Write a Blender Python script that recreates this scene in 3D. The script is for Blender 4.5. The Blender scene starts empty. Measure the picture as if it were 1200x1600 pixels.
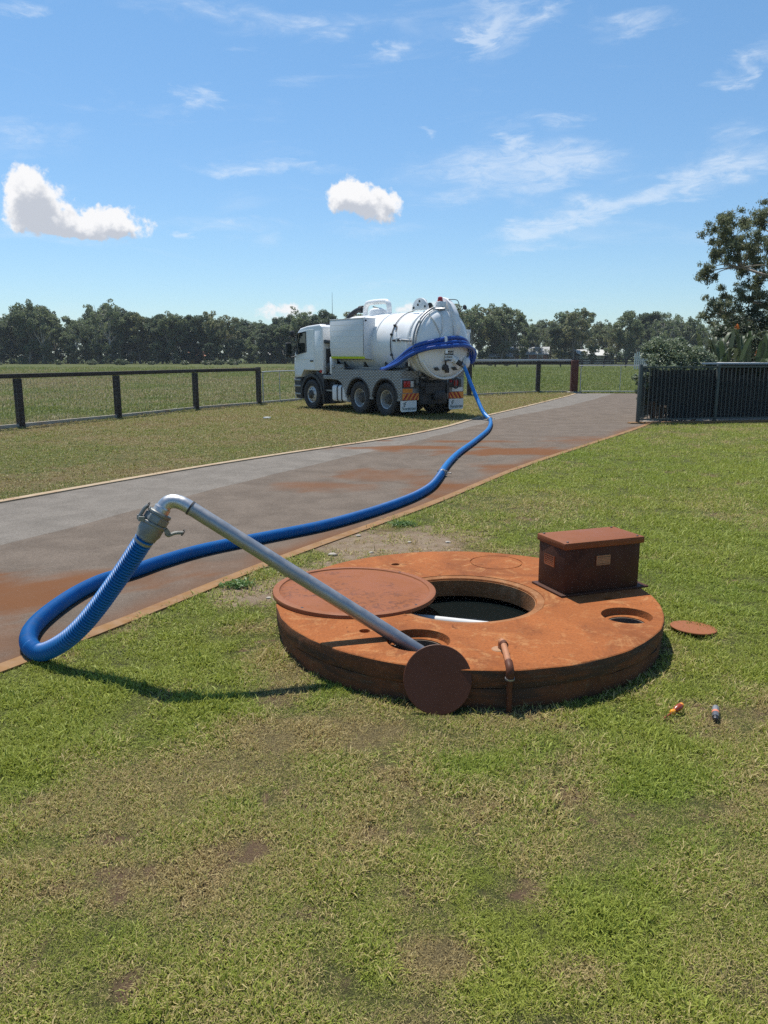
import bpy, bmesh, math, random
import numpy as np
from mathutils import Vector, Matrix, Euler
R = math.radians
rnd = random.Random(7)
rng = np.random.default_rng(7)
S = bpy.context.scene
COL = S.collection

# ------------------------------------------------------------------ camera, sky, sun, exposure
F, CAM_H, HOR = 1230.0, 1.7, 556.0
PITCH = math.atan((800 - HOR) / F)
cam_d = bpy.data.cameras.new('camera')
cam = bpy.data.objects.new('camera', cam_d); COL.objects.link(cam)
cam.location = (0, 0, CAM_H); cam.rotation_euler = (R(90) - PITCH, 0, 0)
cam_d.sensor_fit = 'VERTICAL'; cam_d.sensor_height = 36; cam_d.lens = 36 * F / 1600
cam_d.clip_start = 0.05; cam_d.clip_end = 6000
S.camera = cam
SUN_EL, SUN_AZ = R(66), R(-28)          # azimuth from +y towards +x
S.view_settings.view_transform = 'Standard'; S.view_settings.look = 'None'
S.view_settings.exposure = 0.30; S.view_settings.gamma = 1.0; S.view_settings.use_curve_mapping = False
S.render.engine = 'CYCLES'
S.cycles.use_denoising = False; S.cycles.sample_clamp_indirect = 2.5
S.cycles.max_bounces = 8; S.cycles.diffuse_bounces = 3; S.cycles.glossy_bounces = 3
S.cycles.transmission_bounces = 6; S.cycles.transparent_max_bounces = 12
S.cycles.caustics_reflective = False; S.cycles.caustics_refractive = False
CP, SP = math.cos(PITCH), math.sin(PITCH)
def ray(px, py):
    u = (px - 600) / F; v = (800 - py) / F
    return Vector((u, CP + v * SP, -SP + v * CP))
def g(px, py, z=0.0):                   # point of the ground (or of a level z) seen at a place of the photograph
    d = ray(px, py); t = (z - CAM_H) / d.z
    return Vector((d.x * t, d.y * t, z))
def dep(px, py, D):
    d = ray(px, py); return Vector((d.x * D, d.y * D, CAM_H + d.z * D))
def far(px, py, Y):
    d = ray(px, py); t = Y / d.y
    return Vector((d.x * t, Y, CAM_H + d.z * t))

sun_d = bpy.data.lights.new('sun', 'SUN'); sun_d.energy = 4.8; sun_d.angle = R(0.55); sun_d.color = (1.0, 0.955, 0.88)
sun = bpy.data.objects.new('sun', sun_d); COL.objects.link(sun)
sv = Vector((math.sin(SUN_AZ) * math.cos(SUN_EL), math.cos(SUN_AZ) * math.cos(SUN_EL), math.sin(SUN_EL)))
sun.rotation_euler = sv.to_track_quat('Z', 'Y').to_euler(); sun.location = (0, 0, 30)

class NT:                                # small helper round a node tree
    def __init__(s, tree): s.t = tree; s.n = tree.nodes; s.l = tree.links
    def node(s, typ, ins=None, **kw):
        nd = s.n.new(typ)
        for k, v in kw.items(): setattr(nd, k, v)
        for k, v in (ins or {}).items():
            i = nd.inputs[k]
            if isinstance(v, bpy.types.NodeSocket): s.l.new(v, i)
            else: i.default_value = v
        return nd
    def math(s, op, a, b=0.0, c=0.0, clamp=False):
        nd = s.node('ShaderNodeMath', {0: a, 1: b, 2: c}, operation=op); nd.use_clamp = clamp; return nd.outputs[0]
    def vmath(s, op, a, b=(0, 0, 0)):
        nd = s.node('ShaderNodeVectorMath', {0: a, 1: b}, operation=op); return nd.outputs[0]
    def mix(s, f, a, b, blend='MIX'):
        nd = s.n.new('ShaderNodeMix'); nd.data_type = 'RGBA'; nd.blend_type = blend
        for i, v in ((0, f), (6, a), (7, b)):
            if isinstance(v, bpy.types.NodeSocket): s.l.new(v, nd.inputs[i])
            else: nd.inputs[i].default_value = v if i == 0 else ((*v, 1) if len(v) == 3 else v)
        return nd.outputs[2]
    def noise(s, vec, scale, detail=4, rough=0.55, dist=0.0):
        nd = s.node('ShaderNodeTexNoise', {'Vector': vec, 'Scale': scale, 'Detail': detail, 'Roughness': rough, 'Distortion': dist}); return nd.outputs[0]
    def smooth(s, v, a, b, lo=0.0, hi=1.0):
        nd = s.node('ShaderNodeMapRange', {'Value': v, 'From Min': a, 'From Max': b, 'To Min': lo, 'To Max': hi}, interpolation_type='SMOOTHSTEP'); return nd.outputs[0]
    def attr(s, name, typ='GEOMETRY'):
        return s.node('ShaderNodeAttribute', attribute_name=name, attribute_type=typ)

W = bpy.data.worlds.new('World'); S.world = W; W.use_nodes = True
def build_sky():
    t = NT(W.node_tree); t.n.clear()
    sky = t.n.new('ShaderNodeTexSky'); sky.sky_type = 'NISHITA'; sky.sun_disc = False
    sky.sun_elevation = SUN_EL; sky.sun_rotation = SUN_AZ; sky.altitude = 100; sky.air_density = 1.0; sky.dust_density = 0.15; sky.ozone_density = 1.6
    tc = t.n.new('ShaderNodeTexCoord'); d = tc.outputs['Generated']
    sep = t.node('ShaderNodeSeparateXYZ', {0: d})
    az = t.math('ARCTAN2', sep.outputs[0], sep.outputs[1]); el = t.math('ARCSINE', sep.outputs[2])
    q = t.node('ShaderNodeCombineXYZ', {0: az, 1: el}).outputs[0]
    def ang(px, py):
        r = ray(px, py).normalized(); return math.atan2(r.x, r.y), math.asin(r.z)
    def field(vec, blobs):
        acc = None
        for (px, py, rx, ry, rot, st) in blobs:
            a, e = ang(px, py)
            m = t.node('ShaderNodeMapping', {'Vector': vec, 'Location': (a, e, 0), 'Rotation': (0, 0, R(rot)), 'Scale': (rx * 1.35 / F, ry * 1.35 / F, 1)}, vector_type='TEXTURE')
            gr = t.node('ShaderNodeTexGradient', {0: m.outputs[0]}, gradient_type='SPHERICAL')
            acc = t.math('MULTIPLY_ADD', gr.outputs[1], st, acc if acc else 0.0)
        return acc
    # heaped clouds
    n1 = t.node('ShaderNodeTexNoise', {'Vector': d, 'Scale': 30.0, 'Detail': 7.0, 'Roughness': 0.62})
    wv = t.vmath('MULTIPLY', t.vmath('SUBTRACT', n1.outputs[1], (0.5, 0.5, 0.5)), (0.045, 0.04, 0))
    qc = t.vmath('ADD', q, wv)
    cum = [(52, 290, 34, 26, 0, 1.15), (40, 318, 28, 30, 0, .9), (44, 346, 34, 24, 0, .9), (84, 352, 46, 20, 0, .8), (80, 325, 46, 26, -15, .9), (125, 346, 56, 22, -5, 1.0), (165, 349, 36, 20, 0, .7), (198, 350, 32, 22, 0, 1.0), (110, 362, 90, 9, 0, .4),
           (546, 300, 34, 24, 0, 1.2), (572, 318, 50, 24, -14, 1.1), (604, 325, 28, 18, 0, .8), (445, 483, 60, 13, 0, .8), (640, 478, 60, 12, 0, .7), (20, 497, 60, 12, 0, .5),
           (-420, 330, 120, 60, 0, 1.), (-330, 345, 80, 40, 0, 1.), (1720, 300, 110, 60, 0, 1.), (1820, 320, 80, 40, 0, 1.)]
    f1 = field(qc, cum)
    n2 = t.noise(d, 48.0, 9, 0.60)
    n2b = t.noise(d, 130.0, 6, 0.6)
    amp = t.math('MINIMUM', t.math('MULTIPLY', f1, 5.0), 1.0)
    dens = t.math('ADD', f1, t.math('MULTIPLY', amp, t.math('ADD', t.math('MULTIPLY', t.math('SUBTRACT', n2, 0.5), 1.9), t.math('MULTIPLY', t.math('SUBTRACT', n2b, 0.5), 0.45))))
    a1 = t.smooth(dens, 0.26, 0.80)
    qs = t.vmath('ADD', qc, (-0.006, 0.018, 0))
    n3 = t.noise(t.vmath('ADD', d, (-0.005, 0, 0.010)), 48.0, 6, 0.60)
    dens2 = t.math('ADD', field(qs, cum[:13]), t.math('MULTIPLY', t.math('SUBTRACT', n3, 0.5), 2.6))
    shade = t.smooth(dens2, 0.25, 1.35)
    ccol = t.mix(shade, (0.79, 0.79, 0.80), (0.46, 0.49, 0.55))
    # streaky high cloud
    st = t.vmath('MULTIPLY', q, (1.0, 3.2, 1.0))
    n4 = t.node('ShaderNodeTexNoise', {'Vector': st, 'Scale': 14.0, 'Detail': 7.0, 'Roughness': 0.62, 'Distortion': 0.6})
    wv2 = t.vmath('MULTIPLY', t.vmath('SUBTRACT', n4.outputs[1], (0.5, 0.5, 0.5)), (0.14, 0.05, 0))
    qw = t.vmath('ADD', q, wv2)
    cir = [(480, 38, 110, 16, 3, .8), (330, 10, 120, 12, 0, .6), (775, 28, 60, 50, 30, 1.0), (738, 68, 34, 13, 40, .8), (856, 18, 32, 12, 0, .8), (985, 34, 66, 15, 8, .75),
           (615, 82, 46, 11, 10, 1.0), (1178, 94, 48, 17, 15, .9), (1165, 126, 18, 9, 0, .7), (22, 12, 34, 10, 0, .9), (40, 207, 70, 16, 0, .6), (30, 238, 60, 12, 0, .4),
           (382, 265, 92, 11, 0, 1.0), (301, 158, 24, 17, 0, .9), (365, 75, 44, 5, 5, .5), (870, 190, 40, 13, 0, .7), (680, 203, 12, 9, 0, .8), (797, 219, 20, 17, 40, .8),
           (775, 262, 140, 32, 5, 1.0), (900, 254, 80, 26, 0, .75), (825, 300, 50, 26, 0, .5), (700, 314, 44, 10, 10, .5), (925, 327, 140, 22, 15, .9), (840, 356, 90, 14, 5, .7),
           (1080, 291, 115, 17, 10, .85), (1150, 252, 85, 20, 8, .8), (1150, 205, 40, 17, 10, .6), (840, 383, 70, 7, 0, .6), (340, 355, 100, 10, 0, .6), (296, 376, 20, 8, 0, 1.1),
           (590, 360, 90, 10, 0, .5), (60, 368, 140, 12, 0, .55), (510, 266, 50, 7, 0, .5), (600, 448, 60, 4, 0, .4), (870, 470, 70, 4, 0, .4)]
    f2 = field(qw, cir)
    n5 = t.noise(st, 24.0, 10, 0.70, 0.9)
    far_st = t.noise(t.vmath('MULTIPLY', q, (1.0, 4.5, 1.0)), 5.0, 6, 0.6, 0.8)
    thin = t.math('MULTIPLY', t.smooth(far_st, 0.55, 0.8), 0.22)
    a2 = t.math('MULTIPLY', t.smooth(t.math('MULTIPLY', f2, t.math('MULTIPLY_ADD', n5, 2.9, -.55)), 0.0, 1.25), 0.50)
    a2 = t.math('MAXIMUM', a2, thin)
    up = t.smooth(sep.outputs[2], 0.0, 0.05)
    a1 = t.math('MULTIPLY', a1, up); a2 = t.math('MULTIPLY', a2, up)
    k = SKY_K
    base = t.mix(1.0, sky.outputs[0], t.mix(t.smooth(sep.outputs[2], 0.0, 0.5), SKY_LOW, SKY_TINT), 'MULTIPLY')
    sc = lambda c: t.mix(1.0, c, (1 / k, 1 / k, 1 / k), 'MULTIPLY')
    c1 = t.mix(a2, base, sc(t.mix(0.0, (0.70, 0.76, 0.83), (0, 0, 0))))
    c2 = t.mix(a1, c1, sc(ccol))
    bg = t.node('ShaderNodeBackground', {'Color': c2, 'Strength': k})
    out = t.n.new('ShaderNodeOutputWorld'); t.l.new(bg.outputs[0], out.inputs[0])
SKY_K = 0.12
SKY_TINT = (0.66, 0.89, 0.97); SKY_LOW = (0.60, 0.73, 0.85)
build_sky()

# ------------------------------------------------------------------ mesh helpers
def frame_of(d):
    d = d.normalized(); a = Vector((0, 0, 1)) if abs(d.z) < 0.9 else Vector((1, 0, 0))
    x = a.cross(d).normalized(); return x, d.cross(x).normalized()
class MB:
    def __init__(s): s.v = []; s.f = []
    def add(s, vs, fs):
        o = len(s.v); s.v.extend(tuple(x) for x in vs); s.f.extend(tuple(i + o for i in f) for f in fs); return s
    def box(s, lo, hi, M=None):
        x0, y0, z0 = lo; x1, y1, z1 = hi
        vs = [Vector(p) for p in ((x0, y0, z0), (x1, y0, z0), (x1, y1, z0), (x0, y1, z0), (x0, y0, z1), (x1, y0, z1), (x1, y1, z1), (x0, y1, z1))]
        if M is not None: vs = [M @ p for p in vs]
        return s.add(vs, [(3, 2, 1, 0), (4, 5, 6, 7), (0, 1, 5, 4), (1, 2, 6, 5), (2, 3, 7, 6), (3, 0, 4, 7)])
    def bar(s, a, b, w, h):              # square bar from a to b
        a, b = Vector(a), Vector(b); d = b - a; x, y = frame_of(d); x *= w / 2; y *= h / 2
        vs = [a - x - y, a + x - y, a + x + y, a - x + y, b - x - y, b + x - y, b + x + y, b - x + y]
        return s.add(vs, [(3, 2, 1, 0), (4, 5, 6, 7), (0, 1, 5, 4), (1, 2, 6, 5), (2, 3, 7, 6), (3, 0, 4, 7)])
    def tube(s, path, r, n=12, caps=True):
        P = [Vector(p) for p in path]; m = len(P); rr = r if hasattr(r, '__len__') else [r] * m
        vs = []; fs = []; x = None
        for i in range(m):
            d = (P[min(i + 1, m - 1)] - P[max(i - 1, 0)]).normalized()
            if x is None: x, y = frame_of(d)
            else:
                x = (x - d * x.dot(d)).normalized(); y = d.cross(x)
            for k in range(n):
                a = 2 * math.pi * k / n; vs.append(P[i] + (x * math.cos(a) + y * math.sin(a)) * rr[i])
        for i in range(m - 1):
            for k in range(n):
                k2 = (k + 1) % n; fs.append((i * n + k, i * n + k2, (i + 1) * n + k2, (i + 1) * n + k))
        if caps: fs.append(tuple(reversed(range(n)))); fs.append(tuple((m - 1) * n + k for k in range(n)))
        return s.add(vs, fs)
    def lathe(s, prof, n=32, o=(0, 0, 0), axis=(0, 0, 1), closed=False, caps=True):   # prof: (radius, height along axis)
        o = Vector(o); d = Vector(axis).normalized(); x, y = frame_of(d); vs = []; fs = []; m = len(prof)
        for (r, h) in prof:
            for k in range(n):
                a = 2 * math.pi * k / n; vs.append(o + d * h + (x * math.cos(a) + y * math.sin(a)) * max(r, 1e-5))
        for i in range(m if closed else m - 1):
            j = (i + 1) % m
            for k in range(n):
                k2 = (k + 1) % n; fs.append((i * n + k, i * n + k2, j * n + k2, j * n + k))
        if not closed and caps:
            if prof[0][0] > 1e-4: fs.append(tuple(reversed(range(n))))
            if prof[-1][0] > 1e-4: fs.append(tuple((m - 1) * n + k for k in range(n)))
        return s.add(vs, fs)
    def prism(s, poly, a, b, M=None, plane='xz'):   # polygon in a plane pushed from a to b along the third axis
        def p3(p, t):
            q = {'xz': (p[0], t, p[1]), 'xy': (p[0], p[1], t), 'yz': (t, p[0], p[1])}[plane]
            q = Vector(q); return M @ q if M is not None else q
        n = len(poly); vs = [p3(p, a) for p in poly] + [p3(p, b) for p in poly]
        fs = [tuple(range(n)), tuple(reversed(range(n, 2 * n)))] + [(i, i + n, (i + 1) % n + n, (i + 1) % n) for i in range(n)]
        return s.add(vs, fs)
    def mesh(s, name, bevel=0, segs=2, fix=True, weld=True):
        me = bpy.data.meshes.new(name); me.from_pydata(s.v, [], s.f); me.update()
        if fix or bevel:
            bm = bmesh.new(); bm.from_mesh(me)
            if fix: bmesh.ops.remove_doubles(bm, verts=bm.verts, dist=3e-5) if weld else None; bmesh.ops.recalc_face_normals(bm, faces=bm.faces)
            if bevel:
                es = [e for e in bm.edges if len(e.link_faces) == 2 and e.calc_face_angle(0) > R(30)]
                bmesh.ops.bevel(bm, geom=es, offset=bevel, segments=segs, affect='EDGES', profile=0.5, clamp_overlap=True)
            bm.to_mesh(me); bm.free()
        return me
    def build(s, name, mat, parent=None, bevel=0, segs=2, smooth=35, fix=True):
        return link(name, s.mesh(name, bevel, segs, fix), mat, parent, smooth)
def link(name, me, mat, parent=None, smooth=35):
    me.materials.clear(); me.materials.append(mat)
    if smooth and len(me.polygons):
        me.shade_smooth()
        if smooth < 180: me.set_sharp_from_angle(angle=R(smooth))
    o = bpy.data.objects.new(name, me); COL.objects.link(o)
    if parent: o.parent = parent
    return o
def npmesh(name, V, Q):                 # arrays -> mesh of quads or triangles
    me = bpy.data.meshes.new(name); V = np.asarray(V, np.float32); Q = np.asarray(Q, np.int32); k = Q.shape[1]
    me.vertices.add(len(V)); me.vertices.foreach_set('co', V.ravel())
    me.loops.add(Q.size); me.loops.foreach_set('vertex_index', Q.ravel())
    me.polygons.add(len(Q)); me.polygons.foreach_set('loop_start', np.arange(0, Q.size, k, dtype=np.int32))
    me.update(calc_edges=True); return me
def setattr_f(me, name, arr, typ='FLOAT', dom='POINT'):
    a = me.attributes.new(name, typ, dom); a.data.foreach_set('value' if typ in ('FLOAT', 'INT') else 'vector', np.asarray(arr, np.float32 if typ != 'INT' else np.int32).ravel())
def bool_cut(me, cutter):
    a = bpy.data.objects.new('a', me); b = bpy.data.objects.new('b', cutter); COL.objects.link(a); COL.objects.link(b)
    m = a.modifiers.new('b', 'BOOLEAN'); m.operation = 'DIFFERENCE'; m.object = b; m.solver = 'EXACT'
    dg = bpy.context.evaluated_depsgraph_get(); out = bpy.data.meshes.new_from_object(a.evaluated_get(dg))
    bpy.data.objects.remove(a); bpy.data.objects.remove(b); return out
def tag(o, label=None, cat=None, group=None, kind=None):
    if label: o['label'] = label
    if cat: o['category'] = cat
    if group: o['group'] = group
    if kind: o['kind'] = kind
    return o
def thing(name, label, cat, loc=(0, 0, 0), rz=0, group=None):
    o = bpy.data.objects.new(name, None); COL.objects.link(o); o.location = loc; o.rotation_euler = (0, 0, rz); o.empty_display_size = .1
    return tag(o, label, cat, group)
def copy_tree(o, parent=None):
    c = o.copy(); COL.objects.link(c)
    if parent: c.parent = parent
    for ch in list(o.children): copy_tree(ch, c)
    return c
def text_mesh(txt, size, name, mat, parent, loc, rot, bold=0.0, extrude=0.002, align='CENTER', shear=0):
    cu = bpy.data.curves.new(name, 'FONT'); cu.body = txt; cu.size = size; cu.align_x = align; cu.align_y = 'CENTER'; cu.extrude = extrude; cu.offset = bold; cu.shear = shear
    cu.resolution_u = 3
    o = bpy.data.objects.new(name, cu); COL.objects.link(o)
    dg = bpy.context.evaluated_depsgraph_get(); me = bpy.data.meshes.new_from_object(o.evaluated_get(dg)); bpy.data.objects.remove(o)
    p = link(name, me, mat, parent, 0); p.location = loc; p.rotation_euler = rot; return p
def catmull(P, step=0.05):
    P = [Vector(p) for p in P]; out = []
    Q = [P[0] * 2 - P[1]] + P + [P[-1] * 2 - P[-2]]
    for i in range(1, len(Q) - 2):
        p0, p1, p2, p3 = Q[i - 1:i + 3]; n = max(2, int((p2 - p1).length / step))
        for k in range(n):
            t = k / n
            out.append(0.5 * ((2 * p1) + (p2 - p0) * t + (2 * p0 - 5 * p1 + 4 * p2 - p3) * t * t + (3 * p1 - p0 - 3 * p2 + p3) * t ** 3))
    out.append(P[-1]); return out
def resample(P, step):
    P = [Vector(p) for p in P]; L = [0]
    for a, b in zip(P, P[1:]): L.append(L[-1] + (b - a).length)
    n = max(2, int(L[-1] / step) + 1); out = []; j = 0
    for i in range(n):
        s_ = L[-1] * i / (n - 1)
        while j < len(L) - 2 and L[j + 1] < s_: j += 1
        out.append(P[j].lerp(P[j + 1], (s_ - L[j]) / max(L[j + 1] - L[j], 1e-9)))
    return out
def hash2(ix, iy, seed):
    h = (ix.astype(np.int64) * 374761393 + iy.astype(np.int64) * 668265263 + seed * 974634777) & 0xffffffff
    h = ((h ^ (h >> 13)) * 1274126177) & 0xffffffff
    return ((h ^ (h >> 16)) & 0xffff) / 65535.0
def vnoise(x, y, seed=0):
    ix = np.floor(x); iy = np.floor(y); fx = x - ix; fy = y - iy; fx = fx * fx * (3 - 2 * fx); fy = fy * fy * (3 - 2 * fy)
    a = hash2(ix, iy, seed); b = hash2(ix + 1, iy, seed); c = hash2(ix, iy + 1, seed); d = hash2(ix + 1, iy + 1, seed)
    return (a * (1 - fx) + b * fx) * (1 - fy) + (c * (1 - fx) + d * fx) * fy
def fbm(x, y, sc, oct=4, seed=0):
    s_ = 0; a = 1; tot = 0
    for o in range(oct):
        s_ = s_ + a * vnoise(x * sc + 17.3 * o, y * sc - 9.1 * o, seed + o); tot += a; a *= .55; sc *= 2.03
    return s_ / tot

# ------------------------------------------------------------------ materials
def new_mat(name):
    m = bpy.data.materials.new(name); m.use_nodes = True; t = NT(m.node_tree); t.n.clear()
    out = t.n.new('ShaderNodeOutputMaterial'); b = t.n.new('ShaderNodeBsdfPrincipled'); t.l.new(b.outputs[0], out.inputs[0])
    return m, t, b, out
def setin(t, b, **kw):
    names = dict(color='Base Color', rough='Roughness', metal='Metallic', spec='Specular IOR Level', normal='Normal', coat='Coat Weight', alpha='Alpha', trans='Transmission Weight', ior='IOR', emit='Emission Strength', ecol='Emission Color')
    for k, v in kw.items():
        i = b.inputs[names[k]]
        if isinstance(v, bpy.types.NodeSocket): t.l.new(v, i)
        else: i.default_value = (*v, 1) if hasattr(v, '__len__') and len(v) == 3 else v
def bump(t, h, strength=0.3, dist=0.01):
    return t.node('ShaderNodeBump', {'Height': h, 'Strength': strength, 'Distance': dist}).outputs[0]
def pmat(name, col, rough=0.5, metal=0.0, var=0.12, vscale=3.0, bscale=0, bstr=0.2, dirt=None, dscale=2.5, damt=0.5, coat=0.0, spec=0.5):
    m, t, b, out = new_mat(name); tc = t.n.new('ShaderNodeTexCoord'); P = tc.outputs['Object']
    n = t.noise(P, vscale, 5, .6)
    c = t.mix(n, tuple(x * (1 - var) for x in col), tuple(min(1, x * (1 + var)) for x in col))
    if dirt:
        k = t.smooth(t.noise(P, dscale, 6, .68, .3), .5, .72, 0, damt); c = t.mix(k, c, dirt)
    rv = t.smooth(t.noise(P, vscale * 2.7, 4), .3, .7, rough * .8, min(1, rough * 1.2))
    setin(t, b, color=c, rough=rv, metal=metal, coat=coat, spec=spec)
    if bscale: setin(t, b, normal=bump(t, t.noise(P, bscale, 5, .6), bstr, .01))
    return m
M = {}
M['white_paint'] = pmat('white_paint', (.85, .85, .835), .32, var=.03, dirt=(.5, .46, .40), dscale=1.3, damt=.22, coat=.2)
M['white_panel'] = pmat('white_panel', (.78, .78, .775), .4, var=.04, dirt=(.5, .46, .40), dscale=1.1, damt=.18)
M['black_plastic'] = pmat('black_plastic', (.025, .026, .03), .55, var=.25, dirt=(.12, .09, .07), damt=.35)
M['dark_steel'] = pmat('dark_steel', (.035, .034, .035), .6, var=.3, dirt=(.1, .06, .04), damt=.5)
M['rubber'] = pmat('rubber', (.035, .034, .034), .85, var=.2, vscale=8, dirt=(.14, .10, .075), dscale=5, damt=.45, bscale=30, bstr=.2)
M['rim_steel'] = pmat('rim_steel', (.58, .57, .55), .42, .4, var=.12, dirt=(.18, .14, .11), dscale=6, damt=.4)
M['dark_hub'] = pmat('dark_hub', (.07, .065, .06), .6, .3, var=.3)
M['grey_metal'] = pmat('grey_metal', (.30, .30, .30), .45, .7, var=.12, dirt=(.2, .17, .14), damt=.3)
M['glass_dark'] = pmat('glass_dark', (.012, .02, .02), .05, var=.2, spec=.7)
M['red_lens'] = pmat('red_lens', (.45, .015, .012), .2, var=.1)
M['clear_lens'] = pmat('clear_lens', (.55, .53, .50), .15, var=.1)
M['amber'] = pmat('amber', (.75, .24, .02), .35, var=.08)
M['chevron_red'] = pmat('chevron_red', (.42, .03, .02), .4, var=.08)
M['chevron_yellow'] = pmat('chevron_yellow', (.80, .30, .05), .4, var=.08)
M['hivis'] = pmat('hivis', (.50, .62, .02), .4, var=.05)
M['label_white'] = pmat('label_white', (.78, .78, .76), .5, var=.04)
M['label_black'] = pmat('label_black', (.02, .02, .022), .5, var=.1)
M['logo_green'] = pmat('logo_green', (.03, .07, .06), .5, var=.1)
M['stored_blue'] = pmat('stored_blue', (.012, .07, .33), .33, var=.12)
M['strap'] = pmat('strap', (.7, .69, .66), .6, var=.06)
M['timber_dark'] = pmat('timber_dark', (.045, .032, .026), .8, var=.35, vscale=6, dirt=(.10, .085, .07), dscale=5, damt=.5, bscale=25, bstr=.4)
M['timber_red'] = pmat('timber_red', (.11, .035, .022), .8, var=.3, vscale=5, dirt=(.14, .09, .06), dscale=4, damt=.4, bscale=25, bstr=.4)
M['gate_steel'] = pmat('gate_steel', (.46, .47, .47), .5, .4, var=.1)
M['wire'] = pmat('wire', (.30, .31, .31), .5, .5, var=.2)
M['fence_green'] = pmat('fence_green', (.085, .097, .090), .5, spec=.2, var=.12, dirt=(.12, .11, .09), damt=.3)
M['fence_bar'] = pmat('fence_bar', (.075, .085, .08), .55, spec=.2, var=.2)
M['concrete'] = pmat('concrete', (.40, .36, .30), .85, var=.2, vscale=2, dirt=(.30, .14, .06), dscale=1.6, damt=.7, bscale=60, bstr=.3)
M['kerb_tan'] = pmat('kerb_tan', (.37, .27, .165), .88, var=.18, vscale=3, dirt=(.28, .13, .055), dscale=1.2, damt=.8, bscale=70, bstr=.35)
M['kerb_orange'] = pmat('kerb_orange', (.235, .122, .042), .88, var=.3, vscale=4, dirt=(.17, .068, .020), dscale=2.2, damt=.9, bscale=70, bstr=.35)
M['roof_pale'] = pmat('roof_pale', (.62, .61, .58), .6, var=.08)
M['roof_grey'] = pmat('roof_grey', (.33, .34, .35), .6, var=.1)
M['roof_orange'] = pmat('roof_orange', (.45, .15, .07), .7, var=.1)
M['wall_cream'] = pmat('wall_cream', (.52, .46, .36), .8, var=.1)
M['wall_brick'] = pmat('wall_brick', (.30, .14, .09), .8, var=.2)
M['shade_roof'] = pmat('shade_roof', (.50, .51, .52), .5, var=.08)
M['bark'] = pmat('bark', (.20, .165, .135), .9, var=.35, vscale=3, bscale=14, bstr=.6)
M['bark_pale'] = pmat('bark_pale', (.36, .31, .26), .9, var=.35, vscale=2, bscale=14, bstr=.5)
M['twig'] = pmat('twig', (.11, .08, .06), .9, var=.3)
M['screw_amber'] = pmat('screw_amber', (.80, .30, .015), .3, var=.06, coat=.3)
M['screw_red'] = pmat('screw_red', (.28, .045, .012), .3, var=.1, coat=.3)
M['bit_grey'] = pmat('bit_grey', (.13, .13, .14), .4, .3, var=.15)
M['orange_band'] = pmat('orange_band', (.62, .20, .11), .5, var=.1)
M['flower'] = pmat('flower', (.85, .22, .02), .6, var=.2)
M['paper'] = pmat('paper', (.8, .78, .74), .7, var=.05)
M['alu_pipe'] = pmat('alu_pipe', (.37, .37, .375), .48, .8, var=.15, vscale=5, dirt=(.26, .23, .21), dscale=3, damt=.55, bscale=40, bstr=.06)
M['alu_bright'] = pmat('alu_bright', (.55, .55, .55), .40, .85, var=.08, vscale=9, dirt=(.35, .32, .3), dscale=9, damt=.4)
M['cam_alu'] = pmat('cam_alu', (.25, .255, .24), .55, .55, var=.15, vscale=9, dirt=(.15, .14, .12), dscale=12, damt=.5, bscale=60, bstr=.1)

def hose_mat():
    m, t, b, out = new_mat('hose_blue'); P = t.n.new('ShaderNodeTexCoord').outputs['Object']
    c = t.mix(t.noise(P, 6, 4), (.003, .100, .31), (.010, .165, .45))
    c = t.mix(t.smooth(t.noise(P, 9, 6, .7), .52, .75, 0, .35), c, (.13, .13, .15))
    setin(t, b, color=c, rough=.46, spec=.32); return m
M['hose_blue'] = hose_mat()
def hose_smooth_mat():
    m, t, b, out = new_mat('hose_light_blue'); P = t.n.new('ShaderNodeTexCoord').outputs['Object']
    c = t.mix(t.noise(P, 5, 4), (.015, .17, .52), (.03, .26, .66))
    setin(t, b, color=c, rough=.3, spec=.5); return m
M['hose_light'] = hose_smooth_mat()

def clay_mat(name, base, pale, dark, amount=.5, side=False):   # iron-stained concrete
    m, t, b, out = new_mat(name); geo = t.n.new('ShaderNodeNewGeometry'); P = geo.outputs['Position']
    n1 = t.noise(P, 3.2, 7, .68, .5); n2 = t.noise(P, 14, 6, .7, .3); n3 = t.noise(P, 70, 5, .7)
    c = t.mix(t.smooth(n1, .3, .7), base, tuple(x * 1.25 for x in base))
    c = t.mix(t.smooth(n2, .56, .70, 0, amount), c, pale)
    scr = t.noise(t.vmath('MULTIPLY', P, (1, 2.4, 1)), 26, 7, .75, 1.5)
    c = t.mix(t.smooth(scr, .60, .70, 0, .6), c, pale)
    c = t.mix(t.smooth(t.noise(P, 1.9, 6, .68, .9), .44, .66, 0, .6), c, dark)
    c = t.mix(t.smooth(t.noise(P, 4.3, 7, .72, 1.4), .52, .66, 0, .55), c, tuple(x * 1.15 for x in pale))
    c = t.mix(t.smooth(t.noise(P, 9.5, 7, .75, 1.0), .60, .68, 0, .7), c, tuple(x * .55 for x in dark))
    c = t.mix(t.smooth(t.noise(P, 5.5, 7, .72, .8), .60, .74, 0, .65), c, dark)
    c = t.mix(t.smooth(n3, .38, .7, 0, .5), c, dark)
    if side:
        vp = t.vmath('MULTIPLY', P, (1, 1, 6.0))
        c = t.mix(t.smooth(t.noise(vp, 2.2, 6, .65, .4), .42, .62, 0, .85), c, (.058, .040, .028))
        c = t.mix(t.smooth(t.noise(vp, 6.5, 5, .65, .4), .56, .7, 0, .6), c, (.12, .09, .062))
    h = t.math('ADD', t.math('MULTIPLY', n2, .9), t.math('MULTIPLY', n3, .6))
    setin(t, b, color=c, rough=.92, spec=.25, normal=bump(t, h, .55, .012)); return m
M['clay_top'] = clay_mat('clay_top', (.30, .096, .026), (.42, .215, .085), (.15, .046, .015))
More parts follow.
